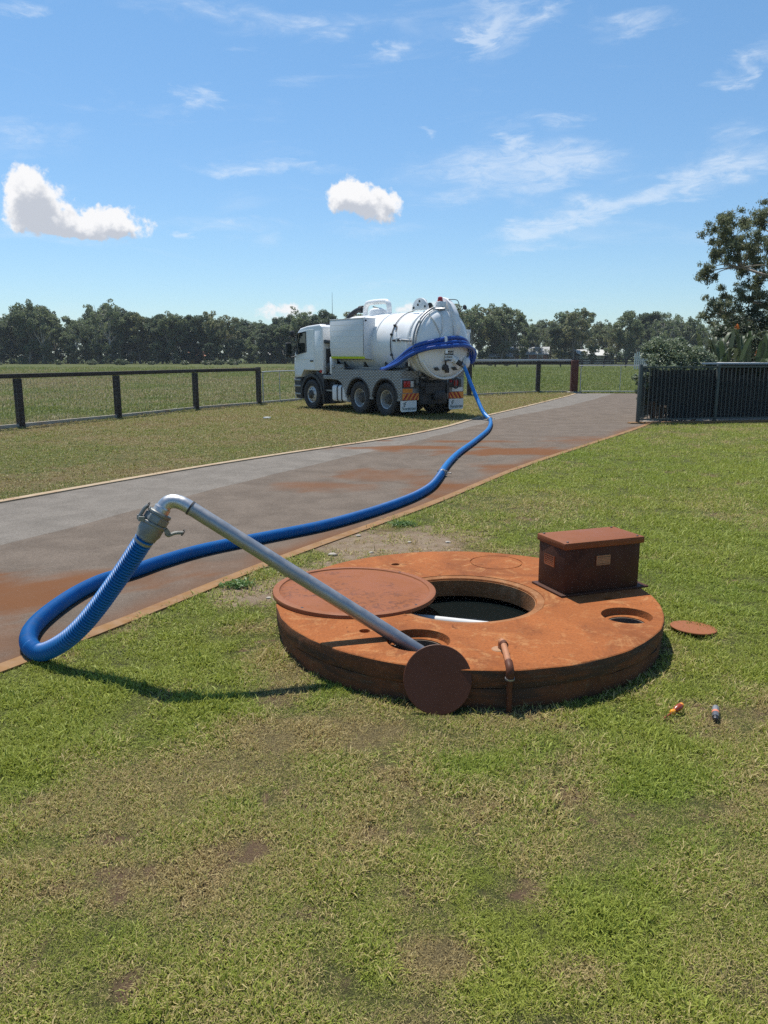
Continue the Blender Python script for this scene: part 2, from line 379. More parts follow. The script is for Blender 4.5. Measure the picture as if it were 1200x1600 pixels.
M['clay_shaded_side'] = clay_mat('clay_shaded_side', (.165, .060, .025), (.19, .115, .064), (.075, .036, .02), .4, True)  # darker copy of the clay: grime plus the sides' shade put into colour
M['clay_rim'] = clay_mat('clay_rim', (.29, .125, .048), (.39, .225, .12), (.16, .06, .022), .7)
M['pit_wall'] = pmat('pit_wall', (.15, .115, .085), .9, var=.35, vscale=5, dirt=(.05, .035, .025), dscale=7, damt=.8, bscale=30, bstr=.4)
def lid_mat(name, base, wet, amt):
    m, t, b, out = new_mat(name); geo = t.n.new('ShaderNodeNewGeometry'); P = geo.outputs['Position']
    n1 = t.noise(P, 4, 6, .65, .6); n2 = t.noise(P, 16, 7, .72, 1.2)
    mask = t.math('MULTIPLY', t.smooth(n2, .48, .62, 0, .75), t.smooth(t.noise(P, 2.6, 4), .46, .6, 0, amt))
    c = t.mix(n1, tuple(x * .82 for x in base), tuple(x * 1.22 for x in base))
    c = t.mix(mask, c, wet)
    c = t.mix(t.smooth(t.noise(P, 60, 5, .7), .5, .8, 0, .3), c, tuple(x * .5 for x in base))
    r = t.math('SUBTRACT', .72, t.math('MULTIPLY', t.smooth(n1, .35, .65), .22))
    setin(t, b, color=c, rough=r, spec=.22, normal=bump(t, t.math('ADD', n1, t.math('MULTIPLY', n2, .4)), .12, .006)); return m
M['lid_rust'] = lid_mat('lid_rust', (.245, .078, .024), (.085, .030, .016), .9)
M['lid_plain'] = lid_mat('lid_plain', (.27, .095, .036), (.19, .065, .026), .5)
M['lid_dark'] = lid_mat('lid_dark', (.105, .036, .018), (.10, .035, .02), .4)
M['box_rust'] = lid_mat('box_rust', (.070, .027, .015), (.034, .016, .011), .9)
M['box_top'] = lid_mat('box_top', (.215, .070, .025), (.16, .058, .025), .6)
M['vent_orange'] = pmat('vent_orange', (.42, .12, .04), .6, var=.15, dirt=(.2, .07, .03), dscale=20, damt=.5)
M['vent_tan'] = pmat('vent_tan', (.36, .19, .09), .65, var=.15, dirt=(.2, .08, .04), dscale=20, damt=.5)
M['pipe_clay'] = pmat('pipe_clay', (.40, .17, .075), .6, var=.2, vscale=8, dirt=(.16, .06, .03), dscale=14, damt=.7)
def water_mat():
    m, t, b, out = new_mat('tank_water'); P = t.n.new('ShaderNodeTexCoord').outputs['Object']
    setin(t, b, color=(.006, .009, .009), rough=.06, spec=.5, normal=bump(t, t.noise(P, 9, 3), .04, .01)); return m
M['tank_water'] = water_mat()
def checker_mat():                       # tread-pattern aluminium
    m, t, b, out = new_mat('tread_plate'); P = t.n.new('ShaderNodeTexCoord').outputs['Object']
    sp = t.node('ShaderNodeSeparateXYZ', {0: P})
    row = t.math('SINE', t.math('MULTIPLY', sp.outputs[2], 70.0)); al = t.math('SINE', t.math('ADD', t.math('MULTIPLY', t.math('ADD', sp.outputs[0], sp.outputs[1]), 40.0), t.math('MULTIPLY', t.math('SIGN', row), 1.57)))
    h = t.smooth(t.math('ADD', t.math('ABSOLUTE', row), t.math('MULTIPLY', al, .45)), .55, 1.15)
    n = t.noise(P, 2.5, 5)
    c = t.mix(n, (.17, .165, .155), (.25, .24, .225)); c = t.mix(t.math('MULTIPLY', h, .6), c, (.66, .65, .62))
    c = t.mix(t.smooth(t.noise(P, 4, 6, .7), .52, .75, 0, .5), c, (.24, .20, .17))
    setin(t, b, color=c, rough=.5, metal=.45, normal=bump(t, h, .8, .012)); return m
M['tread_plate'] = checker_mat()

def leaf_mat(name, c1, c2, c3=None, trans=.25, scale=1.2, rough=.5, inst=False):
    m, t, b, out = new_mat(name); geo = t.n.new('ShaderNodeNewGeometry'); P = geo.outputs['Position']
    oi = t.n.new('ShaderNodeObjectInfo')
    rp = geo.outputs['Random Per Island']
    k = t.math('ADD', t.math('MULTIPLY', t.noise(P, scale, 3), .55), t.math('MULTIPLY', rp, .5))
    c = t.mix(t.smooth(k, .25, .8), c1, c2)
    if c3: c = t.mix(t.smooth(rp, .86, .95), c, c3)
    c = t.mix(t.math('MULTIPLY', oi.outputs['Random'], .45), c, tuple(x * .6 + y * .12 for x, y in zip(c1, (1, .9, .5))))
    setin(t, b, color=c, rough=rough, spec=.35)
    tr = t.node('ShaderNodeBsdfTranslucent', {'Color': c}); mx = t.node('ShaderNodeMixShader', {0: trans, 1: b.outputs[0], 2: tr.outputs[0]})
    t.l.new(mx.outputs[0], out.inputs[0]); return m
M['gum_far'] = leaf_mat('gum_far', (.105, .148, .070), (.22, .27, .125), scale=.35, trans=.48)
M['gum_far_dark'] = leaf_mat('gum_far_dark', (.058, .092, .052), (.122, .16, .08), scale=.35, trans=.45)
M['gum_far_olive'] = leaf_mat('gum_far_olive', (.13, .148, .066), (.25, .255, .11), scale=.35, trans=.48)
M['gum_near'] = leaf_mat('gum_near', (.090, .122, .062), (.215, .245, .130), (.25, .26, .15), scale=1.0, trans=.45)
M['shrub_leaf'] = leaf_mat('shrub_leaf', (.11, .15, .088), (.25, .30, .17), (.38, .41, .31), scale=2.5, trans=.35)
M['vine_leaf'] = leaf_mat('vine_leaf', (.018, .034, .018), (.05, .08, .035), (.12, .15, .10), scale=3)
M['strap_leaf'] = leaf_mat('strap_leaf', (.022, .045, .018), (.055, .09, .032), scale=2, rough=.5)
M['weed_leaf'] = leaf_mat('weed_leaf', (.09, .19, .045), (.17, .30, .08), scale=6, trans=.35)
M['bush_leaf'] = leaf_mat('bush_leaf', (.05, .08, .03), (.12, .15, .06), scale=1)

# ------------------------------------------------------------------ layout of the place (ground metres)
TC = Vector((0.52, 4.795, 0)); TR = 1.19                      # septic tank
RL = np.array([(-14, -6), (-8.6, 2.0), (-6.2, 6.0), (-4.5, 9.07), (-2.94, 11.94), (-1.4, 14.2), (.27, 16.51), (1.5, 18.9), (2.55, 21.75), (4.6, 26.3), (8.3, 34.9), (8.9, 36.6)])
RR = np.array([(-6.5, -6), (-3.3, 2.2), (-2.14, 4.13), (-1.65, 4.98), (-1.07, 6.37), (.28, 8.57), (1.97, 12.01), (4.1, 15.6), (6.25, 19.24), (9.4, 25.5), (12.6, 31.5), (15.5, 36.6)])
SEAM = np.array([(-10, -6), (-6.5, 1), (-5.0, 4.0), (-3.48, 6.93), (-2.67, 8.95), (-1.21, 12.3), (.65, 15.88), (3.15, 21.62), (6.84, 28.26), (10.58, 36.6)])
FENCE = np.array([(-14.8, 6.5), (-13.0, 10.0), (-11.2, 13.7), (-10.0, 16.4), (-8.77, 19.07), (-7.41, 22.07), (-6.05, 25.54), (-4.45, 28.26), (-3.1, 31.0), (3.66, 34.2), (7.2, 37.3), (8.75, 37.1), (11.8, 36.9)])
def eased(P):                            # even out the kinks of a surveyed edge
    y = np.arange(P[0, 1], P[-1, 1] + .01, .2); x = np.interp(y, P[:, 1], P[:, 0]); k = np.hanning(23); k /= k.sum()
    xp = np.r_[x[0] + (x[1] - x[0]) * np.arange(-11, 0), x, x[-1] + (x[-1] - x[-2]) * np.arange(1, 12)]
    return np.c_[np.convolve(xp, k, 'valid'), y]
RL, RR, SEAM = eased(RL), eased(RR), eased(SEAM)
def xat(P, y): return np.interp(y, P[:, 1], P[:, 0])
def in_road(x, y): return (x > xat(RL, y)) & (x < xat(RR, y)) & (y < 36.6)
def beyond_fence(x, y):
    yf = np.interp(x, FENCE[4:, 0], FENCE[4:, 1]); xl = np.interp(y, FENCE[:9, 1], FENCE[:9, 0])
    return np.where(y < 28, x < xl, (y > yf) | (y > 37.2))
def side_poly(P, off):                   # polyline moved sideways (to +x)
    P = np.asarray(P, float); t = np.gradient(P, axis=0); t /= np.linalg.norm(t, axis=1)[:, None]
    return P + np.c_[t[:, 1], -t[:, 0]] * off

def blob(x, y, px, py, rx, ry, seed=0, ragged=.5):   # soft ragged patch round the ground point seen at (px, py)
    c = g(px, py); dx = (x - c.x) / rx; dy = (y - c.y) / ry
    d = np.sqrt(dx * dx + dy * dy) + (fbm(x, y, 3.5, 4, 40 + seed) - .5) * 2 * ragged
    return np.clip((1.15 - d) / .6, 0, 1)
def turf_fields(x, y):
    n1 = fbm(x, y, .55, 4, 3); n2 = fbm(x, y, 2.6, 4, 11); n3 = fbm(x, y, 9.0, 3, 23)
    dry = np.clip(.13 + (n1 - .5) * 1.1 + (n2 - .5) * 1.3 + (n3 - .5) * .5, 0, 1)
    for (px, py, rx, ry, a) in [(470, 1150, .55, .28, .75), (330, 1200, .6, .3, .6), (150, 1260, .5, .22, .55), (590, 1110, .45, .2, .5), (640, 1160, .5, .2, .45), (120, 1370, .4, .2, .5), (420, 1290, .5, .15, .35),
                                (690, 1500, .16, .13, .9), (900, 1520, .14, .09, .6), (880, 1340, .3, .12, .5), (760, 1120, .4, .12, .55), (450, 1060, .22, .5, .6), (420, 1030, .2, .4, .5),
                                (700, 870, .8, .6, .65), (830, 790, 1.3, 1.2, .35), (560, 1240, .5, .2, .4), (1150, 1480, .2, .3, .35), (180, 1530, .12, .12, .6), (1080, 780, .6, 1.2, .25)]:
        dry = np.maximum(dry, blob(x, y, px, py, rx, ry, 1) * a)
    for (px, py, rx, ry, a) in [(230, 1010, .75, .35, .85), (130, 1060, .5, .3, .8), (350, 960, .4, .4, .55), (1120, 720, 2.2, 2.2, .75), (1080, 850, 1.0, 2.2, .7), (930, 760, .8, 1.6, .5), (1160, 950, .5, 1.0, .6), (1000, 760, .7, 2.0, .55), (1100, 900, .6, .7, .6), (1150, 1000, .4, .6, .5),
                                (1000, 1150, .5, .25, .3), (700, 1120, .25, .08, .4), (380, 1520, .3, .12, .3), (1000, 1400, .5, .3, .35), (80, 1500, .3, .25, .35)]:
        dry = dry * (1 - blob(x, y, px, py, rx, ry, 2) * a)
    bare = np.clip((n2 - .56) * 4, 0, .75) * np.clip((n3 - .42) * 5, 0, 1)
    cr = fbm(x, y, 13.0, 2, 29); bare = np.maximum(bare, np.clip((cr - .66) * 7, 0, .9) * np.clip(n2 * 2.2 - .5, 0, 1))
    sand = np.zeros_like(x)
    for (px, py, rx, ry, a) in [(600, 850, .75, .75, 1.), (540, 880, .4, .5, .95), (690, 835, .7, .6, .7), (390, 930, .38, .28, .95), (470, 905, .3, .5, .9), (640, 1135, .5, .12, .25), (440, 1090, .18, .2, .55), (170, 1310, .15, .08, .7),
                                (190, 1550, .07, .09, .9), (540, 1540, .06, .06, .7), (40, 1250, .14, .08, .7), (470, 1045, .12, .3, .6), (770, 1112, .35, .035, .9), (930, 1510, .06, .05, .7), (500, 1430, .1, .05, .6), (690, 1480, .1, .05, .35), (340, 1480, .07, .05, .6), (1190, 1560, .1, .08, .5)]:
        bb = blob(x, y, px, py, rx, ry, 5, .5 if py < 1000 else 1.1) * a; bare = np.maximum(bare, bb)
        if py < 960: sand = np.maximum(sand, bb)
    # verge between drive and fence: dry and worn
    xl = xat(RL, y); vg = (x < xl + .05) & ~beyond_fence(x, y)
    vd = np.clip(.54 + (n1 - .5) * .9 + (n2 - .5) * .9, .1, 1)
    vd = np.where(blob(x, y, 30, 720, 1.2, 1.6, 6) > .3, vd * .3, vd)
    dry = np.where(vg, vd, dry); bare = np.where(vg, np.clip((n2 - .5) * 1.6, 0, .55), bare)
    fd = beyond_fence(x, y)
    green_right = np.clip((x - 1) / 6, 0, 1) * np.clip((y - 35) / 4, 0, 1)
    fdry = np.clip(.36 + (n1 - .5) * 1.0 + (fbm(x, y, .09, 3, 51) - .5) * 1.0 - .36 * green_right - .25 * np.clip((y - 60) / 50, 0, 1), 0, 1)
    dry = np.where(fd, fdry, dry); bare = np.where(fd, np.clip((n2 - .6) * 2, 0, .4), bare)
    return dry, bare, fd.astype(float), sand

def build_ground():
    na = 420; rr = [TR - .12]
    while rr[-1] < 1400: rr.append(rr[-1] * 1.0235 + .004)
    rr = np.array(rr); nr = len(rr); a = np.linspace(0, 2 * np.pi, na, endpoint=False)
    X = TC.x + rr[:, None] * np.cos(a); Y = TC.y + rr[:, None] * np.sin(a); x = X.ravel(); y = Y.ravel()
    V = np.c_[x, y, np.zeros_like(x)]
    i = np.arange(nr - 1)[:, None] * na; k = np.arange(na); k2 = (k + 1) % na
    Q = np.stack([i + k, i + na + k, i + na + k2, i + k2], -1).reshape(-1, 4)
    me = npmesh('ground', V, Q); d, b, f, v = turf_fields(x, y)
    setattr_f(me, 'dry', d); setattr_f(me, 'bare', b); setattr_f(me, 'field', f); setattr_f(me, 'verge', v)
    m, t, bs, out = new_mat('turf'); P = t.n.new('ShaderNodeNewGeometry').outputs['Position']
    dry, bare, fld, vrg = (t.attr(n).outputs['Fac'] for n in ('dry', 'bare', 'field', 'verge'))
    fine = t.math('ADD', t.math('MULTIPLY', t.noise(P, 55, 6, .72), .5), t.math('MULTIPLY', t.smooth(t.noise(P, 170, 5, .75), .3, .7), .5)); mid = t.noise(P, 9, 6, .68); big = t.noise(P, 1.3, 5, .6)
    soil = t.mix(fine, (.060, .037, .021), (.25, .165, .10)); soil = t.mix(vrg, soil, t.mix(fine, (.15, .10, .062), (.37, .275, .185))); soil = t.mix(t.math('MULTIPLY', vrg, t.smooth(mid, .4, .65, 0, .6)), soil, (.37, .295, .21))
    green = t.mix(t.smooth(fine, .25, .75), (.022, .026, .009), (.16, .165, .048))
    straw = t.mix(t.smooth(fine, .25, .75), (.045, .032, .016), (.29, .225, .105))
    wild = t.mix(t.smooth(mid, .3, .75), (.048, .064, .018), (.125, .135, .042)); wild_dry = t.mix(t.smooth(mid, .3, .75), (.085, .075, .032), (.205, .17, .078))
    green = t.mix(fld, green, wild); straw = t.mix(fld, straw, wild_dry)
    dk = t.smooth(t.math('ADD', dry, t.math('MULTIPLY', t.math('SUBTRACT', mid, .5), .6)), .25, .8)
    c = t.mix(dk, green, straw)
    c = t.mix(t.smooth(t.math('ADD', bare, t.math('MULTIPLY', t.math('SUBTRACT', mid, .5), .7)), .3, .75), c, soil)
    setin(t, bs, color=c, rough=.95, spec=.15, normal=bump(t, t.math('ADD', t.math('MULTIPLY', fine, .5), mid), .8, .03))
    o = link('ground', me, m, None, 0); tag(o, 'mown lawn and paddock ground reaching to the tree line', None, kind='structure')
build_ground()

def build_road():
    ys = np.r_[np.arange(-6, 12, .12), np.arange(12, 36.65, .2)]; nu = 48
    for nm, A, B, lab in (('driveway', SEAM, RR, 'brown asphalt half of the driveway stained with red clay'), ('driveway', RL, SEAM, 'paler grey asphalt half of the driveway on the truck side')):
        xa = xat(A, ys); xb = xat(B, ys); u = np.linspace(0, 1, nu)
        # wavy meeting line of the two pours
        w = (fbm(ys, ys * 0, .9, 3, 77) - .5) * .12
        if A is SEAM: xa = xa + w
        else: xb = xb + w
        X = xa[:, None] * (1 - u) + xb[:, None] * u; Y = np.repeat(ys[:, None], nu, 1); x = X.ravel(); y = Y.ravel()
        V = np.c_[x, y, np.full_like(x, .004 if A is SEAM else .0042)]
        i = np.arange(len(ys) - 1)[:, None] * nu; k = np.arange(nu - 1)
        Q = np.stack([i + k, i + k + 1, i + nu + k + 1, i + nu + k], -1).reshape(-1, 4)
        me = npmesh(nm, V, Q)
        st = np.zeros_like(x)
        for (px, py, rx, ry, a) in [(40, 925, .75, .55, 1.), (150, 905, .8, .4, .6), (330, 890, .5, .3, .35), (600, 745, .8, .8, .6), (520, 760, .8, .6, .5), (640, 700, 1.4, .35, .9), (850, 706, 2.2, .55, .95), (760, 690, 1.2, .3, .6), (960, 688, 1.6, .4, .6), (560, 689, .8, .25, .7), (800, 735, .6, .9, .7), (700, 765, .6, .7, .6), (560, 825, .35, .6, .5), (930, 690, 1.2, 1.2, .45), (10, 1000, .3, .5, .5)]:
            st = np.maximum(st, blob(x, y, px, py, rx * 1.2, ry * 1.1, 9, .6) * a * (.55 + .9 * fbm(x * .6, y * 2.2, 1.4, 4, 19)))
        ed = np.clip(1 - (xat(RR, y) - x) / .55, 0, 1); st = np.maximum(st, ed * (.35 + .8 * (fbm(x, y, 1.2, 3, 61) - .3)))
        setattr_f(me, 'stain', np.clip(st, 0, 1))
        m, t, bs, out = new_mat('asphalt_' + ('brown' if A is SEAM else 'grey')); P = t.n.new('ShaderNodeNewGeometry').outputs['Position']
        s_ = t.attr('stain').outputs['Fac']
        agg = t.noise(P, 130, 3, .7); agg2 = t.node('ShaderNodeTexVoronoi', {'Vector': P, 'Scale': 95.0}).outputs[1]
        mid = t.noise(P, 2.2, 6, .65, .4); strk = t.noise(t.vmath('MULTIPLY', P, (1.0, .45, 1)), 1.2, 5, .6)
        if A is SEAM: c = t.mix(t.smooth(mid, .3, .7), (.148, .117, .091), (.212, .170, .134))
        else: c = t.mix(t.smooth(mid, .3, .7), (.20, .18, .155), (.27, .243, .21))
        c = t.mix(t.smooth(t.noise(P, 38, 5, .75), .42, .7, 0, .35), c, (.07, .055, .045)); c = t.mix(t.smooth(agg, .3, .72, 0, .6), c, (.05, .042, .036)); c = t.mix(t.smooth(t.noise(P, 210, 2), .58, .72, 0, .55), c, (.36, .31, .26))
        sv_ = t.smooth(t.math('ADD', s_, t.math('MULTIPLY', t.math('SUBTRACT', strk, .5), .7)), .12, .9, 0, .9)
        c = t.mix(sv_, c, t.mix(agg, (.115, .046, .018), (.205, .088, .036)))
        setin(t, bs, color=c, rough=.95, spec=.08, normal=bump(t, agg, .6, .008))
        o = link(nm, me, m, None, 0); tag(o, lab, kind='structure')
    def strip(name, P, w0, w1, z, mat, label, step=.25, wob=.012, brk=None):
        ys2 = np.arange(-6, 36.5, step); C = np.c_[xat(P, ys2), ys2]; A = side_poly(C, w0); B = side_poly(C, w1)
        A = A + ((fbm(ys2, ys2 * 0, 3., 3, 5) - .5) * 2 * wob)[:, None]; B = B + ((fbm(ys2, ys2 * 0 + 9, 3., 3, 6) - .5) * 2 * wob)[:, None]
        n = len(ys2); zz = z + (fbm(ys2, ys2 * 0, .7, 2, 8) - .5) * .006
        V = np.concatenate([np.c_[A, zz - z - .01], np.c_[A, zz], np.c_[B, zz], np.c_[B, zz - z - .01]])
        i = np.arange(n - 1); Q = np.concatenate([np.stack([i + a * n, i + a * n + 1, i + (a + 1) * n + 1, i + (a + 1) * n], -1) for a in range(3)])
        me = npmesh(name, V, Q); o = link(name, me, mat, None, 30); tag(o, label, kind='structure')
    strip('driveway_edging', RR, -.005, .105, .012, M['kerb_orange'], 'clay stained concrete edging between driveway and lawn')
    strip('driveway_edging', RL, -.12, .005, .022, M['kerb_tan'], 'narrow concrete edging between driveway and worn verge')
build_road()

# concrete mowing strip under the paddock fence
def mow_strip():
    P = FENCE[:9]; pts = np.concatenate([P, [(3.66, 34.2), (7.2, 37.3), (8.6, 37.2)]])
    mb = MB()
    for a, b in zip(pts[:-1], pts[1:]):
        mb.bar((*a, .012), (*b, .012), .07, .17)
    tag(mb.build('mowing_strip', M['concrete']), 'thin pale concrete strip running under the wire fence', kind='structure')
mow_strip()

# ------------------------------------------------------------------ grass: blades of the lawn, verge and paddock
def tuft(name, nb, rad, h, w, lean, mat, seed):
    r = np.random.default_rng(seed); V = []; Q = []
    for b in range(nb):
        a = r.uniform(0, 2 * np.pi); d = rad * np.sqrt(r.uniform()); px, py = d * np.cos(a), d * np.sin(a)
        yaw = r.uniform(0, 2 * np.pi); ln = lean * r.uniform(.25, 1.2); L = h * r.uniform(.55, 1.25); ww = w * r.uniform(.7, 1.3)
        dx, dy = np.cos(yaw), np.sin(yaw); sx, sy = -dy, dx; o = len(V); tw = r.uniform(-.7, .7)
        for (f, wd, tl) in ((0, 1, .55), (.5, .85, 1.0), (1, .12, 1.5)):
            lv = min(1.5, ln * tl); hx = L * f * np.sin(lv); hz = L * f * np.cos(lv)
            for s_ in (-1, 1): V.append((px + dx * hx + s_ * sx * ww * wd / 2, py + dy * hx + s_ * sy * ww * wd / 2, hz + s_ * tw * ww * wd * .3 - .004))
        Q += [(o, o + 1, o + 3, o + 2), (o + 2, o + 3, o + 5, o + 4)]
    me = npmesh(name, np.array(V), np.array(Q)); me.materials.append(mat); me.shade_smooth()
    return bpy.data.objects.new(name, me)
def blade_mat(name, greens, straws, trans=.3):
    m, t, b, out = new_mat(name); geo = t.n.new('ShaderNodeNewGeometry'); ri = geo.outputs['Random Per Island']
    dry = t.attr('dry', 'INSTANCER').outputs['Fac']; hue = t.attr('hue', 'INSTANCER').outputs['Fac']
    r2 = t.math('FRACT', t.math('MULTIPLY', ri, 7.31))
    gc = t.mix(ri, greens[0], greens[1]); gc = t.mix(t.math('MULTIPLY', hue, .6), gc, greens[2])
    sc = t.mix(r2, straws[0], straws[1])
    k = t.smooth(t.math('ADD', t.math('MULTIPLY', dry, 1.05), t.math('MULTIPLY', t.math('SUBTRACT', r2, .5), .75)), .32, .62)
    c = t.mix(k, gc, sc)
    setin(t, b, color=c, rough=.55, spec=.25)
    tr = t.node('ShaderNodeBsdfTranslucent', {'Color': c}); mx = t.node('ShaderNodeMixShader', {0: trans, 1: b.outputs[0], 2: tr.outputs[0]}); t.l.new(mx.outputs[0], out.inputs[0]); return m
LAWN_G = ((.135, .20, .024), (.33, .395, .062), (.375, .375, .066)); LAWN_S = ((.27, .185, .07), (.52, .42, .185))
M['lawn_blade'] = blade_mat('lawn_blade', LAWN_G, LAWN_S)
M['field_blade'] = blade_mat('field_blade', ((.085, .125, .025), (.20, .25, .056), (.24, .255, .065)), ((.19, .15, .07), (.37, .31, .16)))
def scatter(name, label, x, y, scl, dry, tufts, kind='stuff', hue=None):
    n = len(x); me = bpy.data.meshes.new(name); me.vertices.add(n); me.vertices.foreach_set('co', np.c_[x, y, np.zeros(n)].astype(np.float32).ravel())
    r = np.random.default_rng(n)
    rot = np.c_[r.normal(0, .10, n), r.normal(0, .10, n), r.uniform(0, 6.283, n)]
    setattr_f(me, 'rot', rot, 'FLOAT_VECTOR'); setattr_f(me, 'scl', scl); setattr_f(me, 'dry', dry); setattr_f(me, 'pick', r.integers(0, len(tufts), n), 'INT')
    setattr_f(me, 'hue', hue if hue is not None else r.uniform(0, 1, n))
    o = bpy.data.objects.new(name, me); COL.objects.link(o); me.materials.append(tufts[0].data.materials[0])
    ng = bpy.data.node_groups.new(name, 'GeometryNodeTree'); ng.interface.new_socket('Geometry', in_out='INPUT', socket_type='NodeSocketGeometry'); ng.interface.new_socket('Geometry', in_out='OUTPUT', socket_type='NodeSocketGeometry')
    N = ng.nodes; L = ng.links; gi = N.new('NodeGroupInput'); go = N.new('NodeGroupOutput')
    join = N.new('GeometryNodeJoinGeometry')
    for tf in tufts:
        oi = N.new('GeometryNodeObjectInfo'); oi.inputs['Object'].default_value = tf; oi.inputs['As Instance'].default_value = True; L.new(oi.outputs['Geometry'], join.inputs[0])
    iop = N.new('GeometryNodeInstanceOnPoints'); L.new(gi.outputs[0], iop.inputs['Points']); L.new(join.outputs[0], iop.inputs['Instance']); iop.inputs['Pick Instance'].default_value = True
    def named(nm, typ):
        a = N.new('GeometryNodeInputNamedAttribute'); a.data_type = typ; a.inputs[0].default_value = nm; return a.outputs[0]
    L.new(named('pick', 'INT'), iop.inputs['Instance Index'])
    e2r = N.new('FunctionNodeEulerToRotation'); L.new(named('rot', 'FLOAT_VECTOR'), e2r.inputs[0]); L.new(e2r.outputs[0], iop.inputs['Rotation'])
    L.new(named('scl', 'FLOAT'), iop.inputs['Scale']); L.new(iop.outputs[0], go.inputs[0])
    md = o.modifiers.new('scatter', 'NODES'); md.node_group = ng
    return tag(o, label, kind=kind)
def off_tank(x, y, r): return np.hypot(x - TC.x, y - TC.y) > r
def grass():
    T1 = [tuft('blade_tuft', 22, .038, .0235, .0027, 1.1, M['lawn_blade'], s_) for s_ in range(5)]
    r = np.random.default_rng(3)
    # lawn
    ny = 1400000; y = 1.0 + (r.uniform(size=ny) ** 1.5) * 25; x = r.uniform(-1, 1, ny) * (y * .62 + 1.0)
    dens = np.minimum(5200, 5200 * (2.4 / y) ** 1.9)
    pdf = ny * (1 / (1.5 * 25)) * ((y - 1) / 25 + 1e-4) ** (-1 / 3) / (2 * (y * .62 + 1.0)); keep = r.uniform(size=ny) < dens / pdf
    x, y = x[keep], y[keep]
    ok = (x > xat(RR, y) + .135 + r.normal(0, .012, len(x))) & off_tank(x, y, TR + .015)
    # pool garden beyond the steel fence has no lawn
    ok &= ~((y > 20.0 + (x - 6.4) * .03) & (x > 5.5))
    x, y = x[ok], y[ok]; d, b, f, v = turf_fields(x, y)
    keep = r.uniform(size=len(x)) > b * .84; x, y, d, b = x[keep], y[keep], d[keep], b[keep]
    edge = np.exp(-((np.hypot(x - TC.x, y - TC.y) - TR) / .06) ** 2)
    clump = fbm(x, y, 6.5, 3, 91)
    scl = (np.maximum(y, 2.0) / 2.8) ** .55 * r.uniform(.6, 1.3, len(x)) * np.clip(2.2 * clump, .62, 1.9) * (1 - .3 * d) * (1 + .35 * edge); scl = np.clip(scl, .3, 3)
    scatter('lawn_grass', 'short patchy lawn of green and straw coloured grass', x, y, scl, np.clip(d + b * .3, 0, 1), T1, hue=fbm(x, y, 1.1, 3, 71))
    # verge by the truck
    M['verge_blade'] = blade_mat('verge_blade', tuple(tuple(c * .72 for c in q) for q in LAWN_G), tuple(tuple(c * .74 for c in q) for q in LAWN_S))
    T2 = [tuft('verge_tuft', 16, .09, .050, .009, 1.15, M['verge_blade'], 20 + s_) for s_ in range(4)]
    n = 90000; y = 6 + 32 * r.uniform(size=n) ** 1.15; x = r.uniform(-14, 9, n)
    ok = (x < xat(RL, y) - .13) & ~beyond_fence(x, y) & (x > -y * .62 - 1.5) ; x, y = x[ok], y[ok]
    d, b, f, v = turf_fields(x, y); keep = r.uniform(size=len(x)) > b * .9; x, y, d = x[keep], y[keep], d[keep]
    scatter('verge_grass', 'worn straw coloured grass of the verge under the truck', x, y, np.clip((y / 14) ** .5, .7, 1.6) * r.uniform(.6, 1.2, len(x)), np.clip(d * .85 + .1, 0, 1), T2)
    # paddock
    T3 = [tuft('paddock_tuft', 16, .20, .13, .022, 1.0, M['field_blade'], 40 + s_) for s_ in range(4)]
    n = 130000; y = 12 + 100 * r.uniform(size=n) ** 1.7; x = r.uniform(-1, 1, n) * (y * .55 + 2)
    ok = beyond_fence(x, y) & ~((x > 11.9) & (y < 37.0)); x, y = x[ok], y[ok]
    d, b, f, v = turf_fields(x, y)
    rows = .75 + .5 * (fbm(x * .35, y, .5, 3, 33))
    scatter('paddock_grass', 'weedy grass of the paddock beyond the wire fence', x, y, np.clip((y / 30) ** .6, .45, 2.2) * r.uniform(.5, 1.25, len(x)) * rows, d, T3, hue=fbm(x, y, .4, 3, 72))
grass()

# ------------------------------------------------------------------ septic tank with its lids
M['clay_rim_lid'] = lid_mat('lid_rim', (.25, .088, .034), (.16, .055, .025), .5)
def jitter(me, amp, sc, seed, zamp=0):
    n = len(me.vertices); co = np.empty(n * 3, np.float32); me.vertices.foreach_get('co', co); co = co.reshape(-1, 3)
    a = fbm(co[:, 0] + 5, co[:, 1] + co[:, 2] * 3, sc, 3, seed) - .5; r = np.hypot(co[:, 0], co[:, 1]) + 1e-6
    co[:, 0] *= 1 + a * amp / r; co[:, 1] *= 1 + a * amp / r
    if zamp: co[:, 2] += (fbm(co[:, 0], co[:, 1], sc * .7, 3, seed + 9) - .5) * zamp
    me.vertices.foreach_set('co', co.ravel()); me.update()
MAIN = (-.015, -.005, .455); SMALL = (.185 - TC.x, 4.02 - TC.y, .170); RIGHT = (1.43 - TC.x, 4.43 - TC.y, .145); MARK = (.31, .85)
